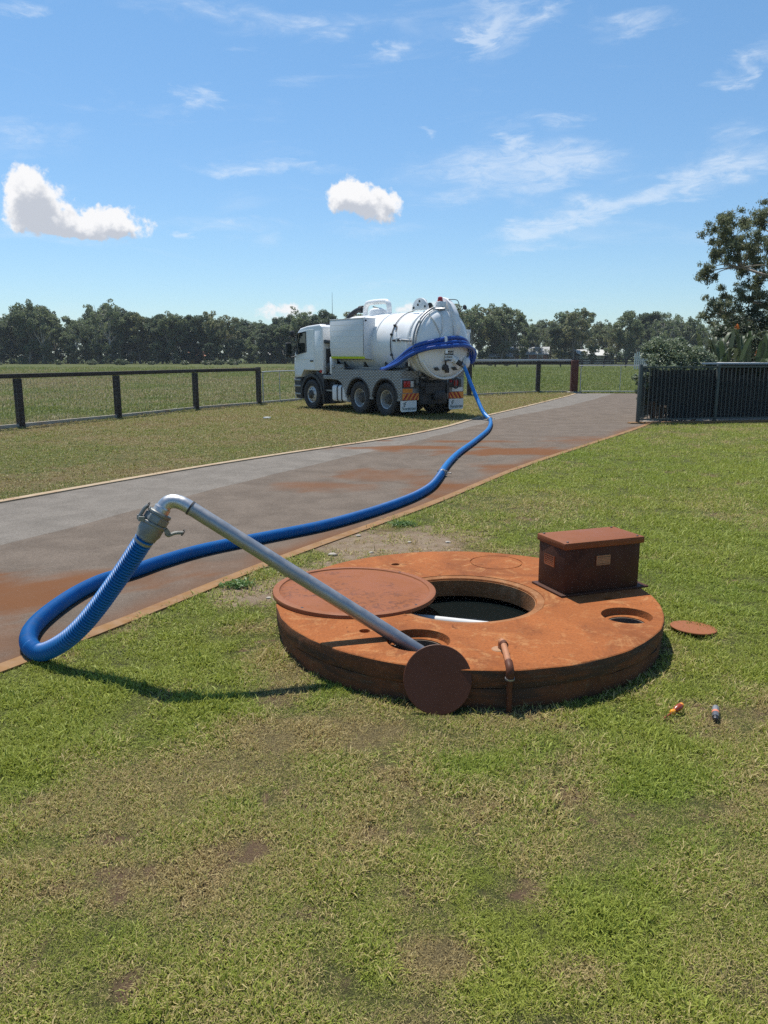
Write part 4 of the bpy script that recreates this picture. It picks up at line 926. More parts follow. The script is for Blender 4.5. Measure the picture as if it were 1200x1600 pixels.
    # side cabinet over the left of the tank
    for sg in (1,):
        sec = [(.80, 2.93), (1.245, 2.93), (1.262, 2.88), (1.262, 2.05), (1.245, 1.90), (1.20, 1.72), (.80, 1.66)]
        cb = MB().prism(sec, 1.05, 2.90, plane='yz').build('side_cabinet', M['white_panel'], T, bevel=.008)
        zs = [1.76, 2.02, 2.20, 2.38, 2.56, 2.74]
        for k, z in enumerate((2.05, 2.23, 2.40, 2.58, 2.75)):
            MB().box((1.07, 1.262, z - .004), (2.885, 1.267, z + .004)).build('panel_rib', M['white_panel'], cb)
        MB().prism([(1.205, 1.705), (1.214, 1.705), (1.232, 1.775), (1.223, 1.775)], 1.055, 2.895, plane='yz').build('hivis_stripe', M['hivis'], cb)
        MB().box((1.045, .78, 2.925), (2.905, 1.27, 2.945)).build('cabinet_lid', M['white_panel'], cb, bevel=.006)
        MB().lathe([(.03, 0), (.03, .02), (0, .03)], 10, (1.045, 1.18, 2.86), (-1, 0, 0)).build('latch', M['dark_steel'], cb)
        MB().box((1.042, 1.255, 1.80), (1.062, 1.268, 2.90)).build('corner_strip', M['grey_metal'], cb)
    # tank barrel
    TZ, RD = 2.13, .97
    ang = [k / 8 * 90 for k in range(9)]
    pr = [(RD * math.sin(R(a)), 3.0 + .28 * math.cos(R(a))) for a in ang][:-1] + [(RD, 3.0)] + [(RD, 3.0 - .1 * k) for k in range(1, 41)] + [(RD, -1.08)]
    tank = MB().lathe(pr, 72, (0, 0, TZ), (1, 0, 0)).build('tank', M['white_paint'], T, smooth=40)
    for x in (2.2, .9): MB().lathe([(RD + .001, -.035), (RD + .02, -.03), (RD + .02, .03), (RD + .001, .035)], 72, (x, 0, TZ), (1, 0, 0)).build('tank_band', M['white_paint'], tank)
    MB().lathe([(RD - .01, -.06), (RD + .045, -.055), (RD + .05, .0), (RD + .02, .05), (RD - .01, .055)], 72, (-.72, 0, TZ), (1, 0, 0)).build('tank_band', M['white_paint'], tank)
    MB().lathe([(RD - .02, -.05), (RD + .05, -.045), (RD + .05, .03), (RD - .02, .035)], 72, (-1.08, 0, TZ), (1, 0, 0)).build('rear_flange', M['white_paint'], tank)
    MB().lathe([(RD - .02, -.028), (RD + .022, -.024), (RD + .022, .018), (RD - .02, .02)], 72, (-1.16, 0, TZ), (1, 0, 0)).build('door_seal', M['dark_hub'], tank)
    dpr = [(RD + .045, 0), (RD + .045, .045), (RD - .01, .06)] + [((RD - .03) * math.sin(R(a)), .065 + .26 * math.cos(R(a))) for a in (80, 70, 60, 50, 40, 30, 20, 10, 0)]
    door = MB().lathe(dpr, 72, (-1.18, 0, TZ), (-1, 0, 0)).build('rear_door', M['white_paint'], T, smooth=40)
    def skin(y, z, off=0.0):             # x of the dished door at (y, z)
        q = min(1, math.hypot(y, z - TZ) / (RD - .03)); return -1.18 - (.065 + .26 * math.sqrt(max(0, 1 - q * q))) - off
    # bent handrail pipe round the left of the door, hydraulic line over the barrel
    MB().tube([(-1.12, 1.08 * math.cos(R(a)), TZ + 1.08 * math.sin(R(a))) for a in range(-8, 78, 4)], .028, 10).build('door_pipe', M['grey_metal'], T)
    for a in (-5, 38, 74): MB().tube([(-1.12, 1.02 * math.cos(R(a)), TZ + 1.02 * math.sin(R(a))), (-1.12, 1.11 * math.cos(R(a)), TZ + 1.11 * math.sin(R(a)))], .04, 10).build('pipe_bracket', M['white_paint'], T)
    hy = [(.05, (RD + .025) * math.cos(R(a)), TZ + (RD + .025) * math.sin(R(a))) for a in range(-40, 82, 5)] + [(-.1, .12, 3.16), (-.25, .12, 3.2), (-.32, .14, 3.4), (-.45, .15, 3.47), (-.62, .16, 3.40)]
    MB().tube(catmull(hy, .06), .013, 8).build('hydraulic_line', M['dark_hub'], T)
    h2 = [(.05, (RD + .02) * math.cos(R(a)), TZ + (RD + .02) * math.sin(R(a))) for a in (14, 20, 26, 31)] + [(-.06, (RD + .02) * math.cos(R(33)), TZ + (RD + .02) * math.sin(R(33))), (-.12, (RD + .03) * math.cos(R(22)), TZ + (RD + .03) * math.sin(R(22)))]
    MB().tube(catmull(h2, .05), .013, 8).build('hydraulic_line', M['dark_hub'], T)
    for a in (-18, 17, 34): MB().box((.02, (RD + .03) * math.cos(R(a)) - .03, TZ + (RD + .03) * math.sin(R(a)) - .03), (.08, (RD + .03) * math.cos(R(a)) + .03, TZ + (RD + .03) * math.sin(R(a)) + .03)).build('line_clip', M['dark_steel'], T)
    # locking ram on the left
    MB().tube([(-.1, 1.01, 2.24), (-.42, 1.03, 2.26)], .035, 12).build('ram', M['dark_steel'], T)
    MB().tube([(-.42, 1.03, 2.26), (-.60, 1.04, 2.25)], .018, 10).build('ram_rod', M['alu_bright'], T)
    MB().tube([(-.56, 1.04, 2.25), (-1.0, 1.05, 2.22)], .034, 12).build('ram_sleeve', M['grey_metal'], T)
    MB().box((-.34, .95, 2.19), (-.28, 1.06, 2.33)).build('ram_bracket', M['white_paint'], T, bevel=.01); MB().box((-.95, .98, 2.1), (-.9, 1.07, 2.32)).build('ram_bracket', M['white_paint'], T, bevel=.01)
    MB().tube([(-.90, 1.03, 2.15), (-.86, 1.03, 1.75), (-.82, .98, 1.5)], .02, 8).build('drain_hose', M['white_paint'], T)
    # hinge ears and arms on top
    ear = arc(-.55, 3.12, .36, 0, 180, 16)
    e1 = MB().prism(ear, .30, .37).build('hinge_ear', M['white_paint'], T, bevel=.01)
    for (x, z) in ((-.28, 3.2), (-.48, 3.28), (-.8, 3.22), (-.55, 3.38)): MB().lathe([(.035, 0), (.035, .01), (0, .012)], 12, (x, .37, z), (0, 1, 0)).build('pin', M['dark_hub'], e1)
    MB().lathe([(.09, 0), (.09, .03), (.06, .035), (.055, .012), (0, .012)], 20, (-.86, .22, 3.24), (-.3, 1, 0)).build('pivot_ring', M['dark_hub'], e1)
    horn = [(-.62, 3.05)] + [(-.62, 3.30), (-.74, 3.44), (-.95, 3.50), (-1.16, 3.44), (-1.36, 3.28), (-1.54, 3.02), (-1.64, 2.74), (-1.63, 2.50), (-1.57, 2.36), (-1.52, 2.35), (-1.50, 2.45), (-1.48, 2.62), (-1.40, 2.82), (-1.26, 2.98), (-1.1, 3.06)]
    MB().prism(horn, -.30, -.14).build('door_arm', M['white_paint'], T, bevel=.02)
    MB().box((-1.22, -.1, 3.05), (-1.02, .16, 3.36)).build('lamp_bracket', M['white_paint'], T, bevel=.02)
    MB().box((-1.225, .0, 3.1), (-1.215, .08, 3.2)).build('painted_bracket_slot', M['dark_hub'], T)  # dark box paints the shade of a slot; the bracket is solid
    MB().lathe([(.085, 0), (.085, .03), (.075, .035), (.07, .11), (.03, .13), (0, .13)], 20, (-1.12, .06, 3.36)).build('beacon', M['red_lens'], T)
    MB().tube([(-1.16, .26, 3.12), (-1.40, .12, 3.12)], .045, 12).build('ram', M['grey_metal'], T)
    MB().lathe([(.07, 0), (.08, .02), (.05, .05), (0, .055)], 16, (-1.35, -.70, 3.20), (-1, 0, .2)).build('round_lamp', M['dark_hub'], T); MB().tube([(-1.15, -.6, 3.0), (-1.32, -.70, 3.19)], .015, 8).build('lamp_stalk', M['dark_hub'], T)
    MB().tube(catmull([(-1.2, -.2, 3.42), (-1.3, -.45, 3.4), (-1.36, -.5, 3.2)], .05), .012, 6).build('hydraulic_line', M['dark_hub'], T)
    # hanging straps and hook for the stored hoses
    hy_, hz_ = .34, 2.36
    for (a, b) in (((-1.2, .62, 3.0), (skin(hy_, hz_, .03), hy_, hz_)), ((-1.26, .18, 3.05), (skin(hy_, hz_, .03), hy_ - .02, hz_))): P = [Vector((skin(y_, z_, .03), y_, z_)) for y_, z_ in [(a[1] + (b[1] - a[1]) * k / 8, a[2] + (b[2] - a[2]) * k / 8) for k in range(9)]]; MB().tube(P, .022, 6).build('strap', M['strap'], T)
    MB().lathe([(.045, 0), (.045, .02), (0, .03)], 14, (skin(hy_, 2.34, .02), hy_, 2.34), (-1, 0, 0)).build('hook_plate', M['white_paint'], T)
    MB().bar((skin(hy_, 2.3, .20), hy_ - .02, 2.33), (skin(hy_, 1.9, .24), hy_ - .02, 1.86), .085, .03).build('hose_hook', M['white_paint'], T)
    MB().bar((skin(hy_, 2.3, .0), hy_ - .02, 2.33), (skin(hy_, 2.3, .21), hy_ - .02, 2.33), .05, .03).build('hose_hook', M['white_paint'], T)
    MB().bar((-1.12, -1.12, 1.9), (-1.12, -1.12, 2.55), .07, .05).build('hose_bracket', M['white_paint'], T); MB().bar((-1.12, -.95, 2.53), (-1.12, -1.16, 2.53), .09, .09).build('hose_bracket', M['white_paint'], T)
    # notices on the door
    rotz = (R(90), 0, R(-90)); ly, lz = .02, 1.88
    lx = skin(ly, lz, .006) - .004
    pl = MB().box((lx, ly - .17, lz - .055), (lx + .006, ly + .17, lz + .055)).build('notice', M['label_black'], T)
    text_mesh('DANGER', .085, 'lettering', M['label_white'], pl, (lx - .001, ly, lz), rotz, .001)
    pl2 = MB().box((lx - .012, ly - .17, lz - .26), (lx - .006, ly + .17, lz - .075)).build('notice', M['label_white'], T)
    text_mesh('CONFINED', .065, 'lettering', M['label_black'], pl2, (lx - .013, ly, lz - .125), rotz, .001); text_mesh('SPACE', .065, 'lettering', M['label_black'], pl2, (lx - .013, ly, lz - .205), rotz, .001)
    # lower outlets
    ny, nz = -.16, 1.72; n0 = Vector((skin(ny, nz, -.02), ny, nz)); nd = Vector((-.42, -.62, -.50)).normalized()
    MB().tube([n0 - nd * .05, n0 + nd * .12], .10, 20).build('outlet_stub', M['white_paint'], T)
    MB().lathe([(.105, 0), (.12, .01), (.12, .05), (.10, .055)], 20, n0 + nd * .10, nd).build('outlet_ring', M['white_paint'], T)
    MB().tube([n0 + nd * .14, n0 + nd * .32], .075, 18).build('outlet_coupling', M['dark_steel'], T)
    MB().tube([n0 + nd * .18 + Vector((0, .02, .07)), n0 + nd * .26 + Vector((.0, .09, .10))], .018, 8).build('cam_lever', M['dark_steel'], T)
    MB().lathe([(.17, 0), (.175, .02), (.14, .09), (.06, .13), (0, .14)], 24, (-1.35, -.78, 1.60), (-1, -.4, 0)).build('sight_glass', M['white_panel'], T)
    MB().tube([(-1.15, -.70, 1.62), (-1.36, -.78, 1.6)], .05, 10).build('sight_pipe', M['white_paint'], T)
    vx = skin(.16, 1.42)
    MB().tube([(vx + .05, .14, 1.46), (vx - .12, .14, 1.46)], .085, 18).build('valve', M['dark_steel'], T)
    MB().bar((vx - .06, .12, 1.48), (vx - .16, .22, 1.66), .05, .03).build('valve_handle', M['dark_hub'], T); MB().bar((vx - .16, .22, 1.66), (vx - .16, .02, 1.66), .04, .03).build('valve_handle', M['dark_hub'], T)
    MB().box((vx - .08, -.02, 1.3), (vx, .1, 1.44)).build('valve_body', M['dark_steel'], T, bevel=.02)
    for (y, z) in ((.42, 1.42), (-.26, 1.42)): MB().tube([(skin(y, z, -.02), y, z), (skin(y, z, .08), y, z)], .05, 12).build('door_clamp', M['dark_hub'], T); MB().bar((skin(y, z, .05), y - .1, z - .03), (skin(y, z, .05), y + .12, z + .03), .03, .03).build('clamp_bar', M['dark_hub'], T)
    MB().tube([(-1.32, 1.0 * math.cos(R(a)), TZ + 1.0 * math.sin(R(a))) for a in range(205, 336, 6)], .03, 10).build('lower_pipe', M['white_paint'], T)
    # top: manhole, arched pipe, black hose
    MB().tube(catmull([(2.66, 0, 2.9), (2.66, 0, 3.22), (2.58, 0, 3.44), (2.36, 0, 3.50), (1.62, 0, 3.50), (1.42, 0, 3.42), (1.38, 0, 3.25), (1.38, 0, 2.9)], .05), .085, 14).build('arched_pipe', M['white_paint'], T)
    MB().lathe([(.30, 3.0), (.30, 3.20), (.27, 3.26), (.12, 3.32), (0, 3.33)], 28, (1.98, 0, 0)).build('manhole', M['white_paint'], T)
    MB().tube([(1.85, .1, 3.30), (2.1, .1, 3.36)], .02, 8).build('manhole_handle', M['dark_hub'], T)
    MB().tube(catmull([(3.55, .1, 2.35), (3.62, .1, 2.75), (3.50, .05, 3.08), (3.2, 0, 3.26), (2.92, 0, 3.31), (2.72, 0, 3.30)], .05), .085, 14).build('suction_bend', M['black_plastic'], T)
    MB().tube([(2.95, 0, 3.31), (2.78, 0, 3.31)], .12, 16).build('hose_flange', M['dark_steel'], T)
    MB().bar((2.72, -.1, 3.05), (2.72, -.1, 3.46), .05, .05).build('pipe_post', M['dark_steel'], T)
    # saddle under the tank
    for x in (2.7, 1.6, .5, -.5):
        MB().prism([(-.85, 1.3), (.85, 1.3), (.82, 1.62), (.5, 1.28), (-.5, 1.28), (-.82, 1.62)], x - .04, x + .04, plane='yz').build('saddle', M['dark_steel'], T)
    MB().box((.4, -.62, 1.0), (2.7, .62, 1.24)).build('sub_frame', M['dark_steel'], T)
    MB().bar((-.7, .92, 1.42), (2.75, .92, 1.42), .04, .05).build('tray_rail', M['grey_metal'], T); MB().bar((-.7, 1.0, 1.36), (2.75, 1.0, 1.36), .05, .04).build('tray_rail', M['grey_metal'], T)
    # rear end
    MB().box((-.82, -.55, .35), (-.55, .55, 1.12)).build('rear_body', M['dark_steel'], T, bevel=.04)
    MB().box((-.98, -.36, .48), (-.80, .08, .78)).build('tow_block', M['black_plastic'], T, bevel=.05)
    MB().bar((-.9, -.62, .95), (-.9, .62, .95), .12, .1).build('cross_member', M['dark_steel'], T)
    MB().tube([(-.85, .55, 1.17), (-.95, .2, 1.12), (-.95, -.3, 1.15)], .05, 12).build('pipe', M['grey_metal'], T)
    MB().tube(catmull([(-.8, .5, 1.30), (-.98, .45, 1.26), (-1.0, .40, 1.15), (-.9, .38, 1.05)], .05), .05, 12).build('pipe', M['dark_steel'], T)
    MB().lathe([(.09, 0), (.10, .02), (.09, .06), (0, .07)], 16, (-.88, .30, 1.28), (-1, .3, 0)).build('valve_cap', M['grey_metal'], T)
    MB().box((-.86, .36, 1.20), (-.78, .60, 1.36)).build('bracket', M['grey_metal'], T, bevel=.02)
    ring = MB(); P = [(-.93, -.80 + .125 * math.cos(R(a)), .97 + .15 * math.sin(R(a))) for a in range(0, 361, 20)]
    ring.tube(P, .024, 8, caps=False); ring.build('hose_ring', M['black_plastic'], T); MB().bar((-.93, -.80, .85), (-.93, -.80, 1.1), .02, .02).build('hose_ring_bar', M['grey_metal'], T)
    for sg in (1, -1):
        y0, y1 = (.57, 1.25) if sg > 0 else (-1.25, -.57)
        pan = MB().box((-.80, y0, .495), (-.77, y1, 1.14)).build('light_panel', M['grey_metal'], T, bevel=.004)
        MB().box((-.80, y0, 1.145), (-.765, y1, 1.36)).build('tray_end', M['tread_plate'], T)
        MB().box((-.79, y0 + .01, .5) if sg > 0 else (-.79, y1 - .05, .5), (-.62, y0 + .05, 1.2) if sg > 0 else (-.62, y1 - .01, 1.2)).build('panel_return', M['grey_metal'], T)
        fr = MB().box((-.815, y0 + .12, .85), (-.80, y1 - .03, 1.10)).build('light_frame', M['dark_hub'], T, bevel=.004)
        w = (y1 - .05 - (y0 + .24)) / 3
        for k in range(3):
            c = y1 - .06 - w * (k + .5)
            MB().box((-.84, c - w * .44, .885), (-.815, c + w * .44, 1.065)).build('tail_light', M['red_lens'] if k < 2 or sg < 0 else M['clear_lens'], fr, bevel=.012)
        MB().box((-.83, y0 + .15, .95), (-.815, y0 + .21, 1.0)).build('reflector', M['label_black'], fr)
        if sg > 0: MB().box((-.812, y1 - .42, .72), (-.80, y1 - .05, .84)).build('reflector_strip', M['amber'], T)
        else:
            npl = MB().box((-.812, y0 + .05, .72), (-.80, y0 + .5, .835)).build('number_plate', M['label_white'], T)
        cz0, cz1 = .505, .70
        bd = MB().box((-.815, y0 + .02, cz0), (-.80, y1 - .04, cz1)).build('chevron_board', M['chevron_yellow'], T)
        bw = y1 - y0 - .06
        for k in range(4):
            a = y1 - .04 - bw * (k + .05) / 4.0; b = a - bw * .5 / 4.0; sl = (cz1 - cz0) * .75 * (1 if sg > 0 else -1)
            pts = [(a, cz0), (b, cz0), (b - sl, cz1), (a - sl, cz1)]
            pts = [(min(max(y, y0 + .02), y1 - .04), z) for y, z in pts]
            MB().prism(pts, -.819, -.8155, plane='yz').build('chevron_stripe', M['chevron_red'], bd, smooth=0)
        fl = MB(); yc = (y0 + y1) / 2; n = 8
        y0f, y1f = (.66, 1.27) if sg > 0 else (-1.25, -.64)
        pts = [(y0f, .49), (y1f, .49)] + arc(y1f - .06, .225, .06, 0, -90, 5) + arc(y0f + .06, .225, .06, -90, -180, 5)
        mf = MB().prism(pts, -.80, -.788, plane='yz').build('mud_flap', M['label_white'], T)
        text_mesh('Vorstrom', .135, 'lettering', M['logo_green'], mf, (-.802, (y0f + y1f) / 2 - .015, .255), rotz, .002)
        for k, (ya, za, yb, zb) in enumerate(((.21, .40, .09, .45), (.20, .36, .11, .395), (.19, .325, .14, .345))):
            MB().bar((-.8015, (y0f + y1f) / 2 + ya, za), (-.8015, (y0f + y1f) / 2 + yb, zb), .004, .022).build('logo_mark', M['logo_green'], mf)
    return T, n0 + nd * .32, nd, T.matrix_basis.copy()
TRUCK, PORT, PDIR, _ = build_truck()
TM = Matrix.Translation((.956, 23.451, 0)) @ Matrix.Rotation(R(127.65), 4, 'Z') @ Matrix.Scale(.948, 4)
def truck_hoses():
    P0 = TM @ PORT; d = (TM.to_3x3() @ PDIR).normalized()
    zg = HR + .008
    pts = [P0 - d * .08, P0 + d * .08, P0 + Vector((.16, -.14, -.28)), P0.lerp(J2, .40) + Vector((.02, 0, -.10)), P0.lerp(J2, .72) + Vector((0, 0, -.16)), J2 + Vector((-.10, .28, .10)), J2 + Vector((-.015, .05, .01)), J2]
    o = thing('suction_hose', 'bright blue hose hanging from the rear outlet of the truck down to the driveway', 'hose', (J2.x, J2.y, 0))
    ribbed([p - o.location for p in catmull(pts, .04)], HR + .004, .03, .0015, 18).build('tube', M['hose_light'], o, smooth=60, fix=False)
    q = P0 + d * .04
    t_ = MB().tube([q - d * .03 - o.location, q + d * .05 - o.location], HR + .016, 18); t_.build('hose_clamp', M['grey_metal'], o)
    # two lengths stored across the back of the tank
    A = [(.42, 1.06, 1.385), (.05, 1.11, 1.44), (-.35, 1.13, 1.56), (-.8, 1.12, 1.78), (-1.2, 1.04, 1.97), (-1.50, .72, 2.09), (-1.66, .34, 2.15), (-1.70, -.05, 2.19), (-1.64, -.45, 2.17), (-1.46, -.82, 2.08), (-1.2, -1.10, 1.98), (-.8, -1.18, 1.93), (-.2, -1.16, 1.80)]
    B = [(.30, 1.0, 1.40), (-.05, 1.06, 1.53), (-.5, 1.11, 1.70), (-.9, 1.10, 1.93), (-1.25, 1.0, 2.10), (-1.50, .70, 2.20), (-1.62, .34, 2.27), (-1.62, -.05, 2.31), (-1.54, -.45, 2.29), (-1.38, -.80, 2.20), (-1.15, -1.08, 2.08), (-.8, -1.14, 2.02), (-.2, -1.14, 1.9)]
    C_ = [(.22, 1.15, 1.385), (-.12, 1.19, 1.44), (-.6, 1.20, 1.58), (-1.0, 1.16, 1.78), (-1.35, 1.0, 1.94), (-1.60, .70, 2.03), (-1.76, .34, 2.06), (-1.80, -.05, 2.09), (-1.74, -.45, 2.08), (-1.55, -.86, 2.0), (-1.32, -1.12, 1.88), (-1.28, -1.2, 1.72), (-1.25, -1.16, 1.60), (-1.1, -1.1, 1.62)]
    for P, lab in ((A, 'blue hose stored across the truck tank, the middle one of the stacked lengths'), (B, 'blue hose stored across the truck tank, the uppermost of the stacked lengths'), (C_, 'blue hose stored across the truck tank, the lowest and outermost length')):
        o = thing('stored_hose', lab, 'hose', TM @ Vector(P[0]))
        MB().tube([TM @ p - o.location for p in catmull(P, .06)], .056, 14).build('tube', M['stored_blue'], o, smooth=60)
    o = thing('stored_hose', 'dark blue coil of hose bunched at the right of the truck tank', 'hose', TM @ Vector((-1.1, -1.15, 1.8)))
    P = [(-1.1 + .09 * math.sin(a * .5), -1.16 + .17 * math.cos(a), 1.83 + .20 * math.sin(a)) for a in [k * .35 for k in range(40)]]
    MB().tube([TM @ Vector(p) - o.location for p in P], .055, 12).build('tube', M['stored_blue'], o, smooth=60)
truck_hoses()

# ------------------------------------------------------------------ paddock fences and gates
def post(mb, p, h, w, tilt=0): mb.box((p[0] - w / 2, p[1] - w / 2, -.05), (p[0] + w / 2, p[1] + w / 2, h))
def paddock_fence():
    P = [Vector((*p, 0)) for p in FENCE[2:8]]; h = 1.28
    o = thing('paddock_fence', 'dark timber post and rail fence with wire mesh left of the truck', 'fence', P[0]); L0 = o.location
    ang = [math.atan2((P[min(i + 1, 5)] - P[max(i - 1, 0)]).y, (P[min(i + 1, 5)] - P[max(i - 1, 0)]).x) for i in range(6)]
    for i, p in enumerate(P):
        Mx = Matrix.Translation(p - L0) @ Matrix.Rotation(ang[i], 4, 'Z')
        MB().box((-.085, -.06, -.05), (.085, .06, h - .11 if i < 5 else h + .03), Mx).build('post', M['timber_dark'], o, bevel=.008)
    for i in range(5):
        a, b = P[i] - L0, P[i + 1] - L0; e = (b - a).normalized() * .002
        MB().bar(a + e + Vector((0, 0, h - .05)), b - e + Vector((0, 0, h - .05)), .15, .105).build('rail', M['timber_dark'], o, bevel=.008)
        mb = MB(); L = (b - a).length; n = int(L / .10)
        s_ = Vector((.06, -.03, 0))
        for k in range(11): z = .03 + k * .112; mb.tube([a + s_ + Vector((0, 0, z)), b + s_ + Vector((0, 0, z))], .0016, 3, caps=False)
        for k in range(n + 1): q = a.lerp(b, k / n) + s_; mb.tube([q + Vector((0, 0, .02)), q + Vector((0, 0, 1.16))], .0016, 3, caps=False)
        tag(mb.build('wire_mesh', M['wire'], o, smooth=0, fix=False), kind='stuff')
paddock_fence()
def gate(name, label, a, b, h, nv=2, diag=False, z0=.08):
    a = Vector(a); b = Vector(b); o = thing(name, label, 'gate', a); d = b - a; L = d.length; u = d / L
    r = .022
    mb = MB().tube(catmull([Vector((0, 0, z0)), Vector((0, 0, h - .15)), u * .05 + Vector((0, 0, h - .04)), u * .16 + Vector((0, 0, h)), u * (L - .16) + Vector((0, 0, h)), u * (L - .05) + Vector((0, 0, h - .04)), u * L + Vector((0, 0, h - .15)), u * L + Vector((0, 0, z0))], .08), r, 10)
    mb.build('frame', M['gate_steel'], o)
    MB().tube([Vector((0, 0, z0)), u * L + Vector((0, 0, z0))], r, 10).build('bottom_rail', M['gate_steel'], o)
    for k in range(1, nv + 1): q = u * L * k / (nv + 1); MB().tube([q + Vector((0, 0, z0)), q + Vector((0, 0, h))], .014, 8).build('upright', M['gate_steel'], o)
    w = MB(); n = int(L / .10)
    for k in range(1, n): q = u * L * k / n; w.tube([q + Vector((0, 0, z0)), q + Vector((0, 0, h))], .0016, 3, caps=False)
    for k in range(1, 11): z = z0 + (h - z0) * k / 11; w.tube([Vector((0, 0, z)), u * L + Vector((0, 0, z))], .0016, 3, caps=False)
    tag(w.build('wire_mesh', M['wire'], o, smooth=0, fix=False), kind='stuff')
    return o
gp = Vector((*FENCE[7], 0))
gate('field_gate', 'pipe framed mesh gate just left of the truck cab', gp + Vector((.12, .24, 0)), gp + Vector((1.55, 3.1, 0)), 1.14)
def back_fence():
    P = [Vector(p) for p in ((-2.85, 31.45, 0), (.4, 32.7, 0), (3.66, 34.2, 0), (7.2, 37.3, 0), (8.72, 37.25, 0))]; h = 1.50
    o = thing('paddock_fence', 'pale railed wire fence running behind the truck to the red gate post', 'fence', P[0]); L0 = o.location
    for i, p in enumerate(P[:-1]): MB().box((p.x - .10, p.y - .08, -.05), (p.x + .10, p.y + .08, h - .05), Matrix.Translation(-L0)).build('post', M['timber_dark'], o, bevel=.01)
    for a, b in zip(P[:-1], P[1:]):
        a, b = a - L0, b - L0
        MB().bar(a + Vector((0, 0, h)), b + Vector((0, 0, h)), .11, .09).build('rail', M['gate_steel'], o, bevel=.01)  # pale bar stands for the lit top of the rail
        MB().bar(a + Vector((0, .02, h - .13)), b + Vector((0, .02, h - .13)), .05, .10).build('rail', M['timber_dark'], o)  # dark bar below puts the rail's shaded side into colour
        w = MB(); n = int((b - a).length / .12)
        for k in range(n + 1): q = a.lerp(b, k / n) + Vector((0, -.10, 0)); w.tube([q + Vector((0, 0, .03)), q + Vector((0, 0, h - .1))], .0018, 3, caps=False)
        for k in range(11): z = .04 + k * .13; w.tube([a + Vector((0, -.1, z)), b + Vector((0, -.1, z))], .0018, 3, caps=False)
        tag(w.build('wire_mesh', M['wire'], o, smooth=0, fix=False), kind='stuff')
    p = Vector((8.86, 37.15, 0))
    o = thing('gate_post', 'thick reddish timber gate post with a concrete foot at the end of the driveway', 'post', p)
    MB().box((-.17, -.14, -.05), (.15, .14, 1.50)).build('timber', M['timber_red'], o, bevel=.02)
    MB().box((-.06, -.04, 1.50), (.0, .02, 1.95)).build('steel_strap', M['dark_steel'], o)
    MB().box((-.34, -.3, -.05), (.28, .22, .06)).build('foot', M['concrete'], o, bevel=.02)
    gate('field_gate', 'wide galvanised mesh gate closing the driveway beyond the red post', (9.14, 37.1, 0), (14.6, 36.8, 0), 1.26, 2)
    gate('field_gate', 'upper pipe rail gate continuing behind the creeper covered steel fence', (14.75, 36.8, 0), (19.5, 36.6, 0), 1.26, 2)
back_fence()
def far_rail():
    o = thing('rail_fence', 'low dark rail fence far across the paddock in front of the sheds', 'fence', (10, 118, 0))
    for k in range(14):
        x = k * 3.2; MB().box((x - .1, -.1, 0), (x + .1, .1, 1.25)).build('post', M['timber_dark'], o)
        if k < 13:
            for z in (.5, .85, 1.18): MB().box((x + .1, -.03, z - .08), (x + 3.1, .03, z + .08)).build('rail', M['timber_dark'], o)
far_rail()

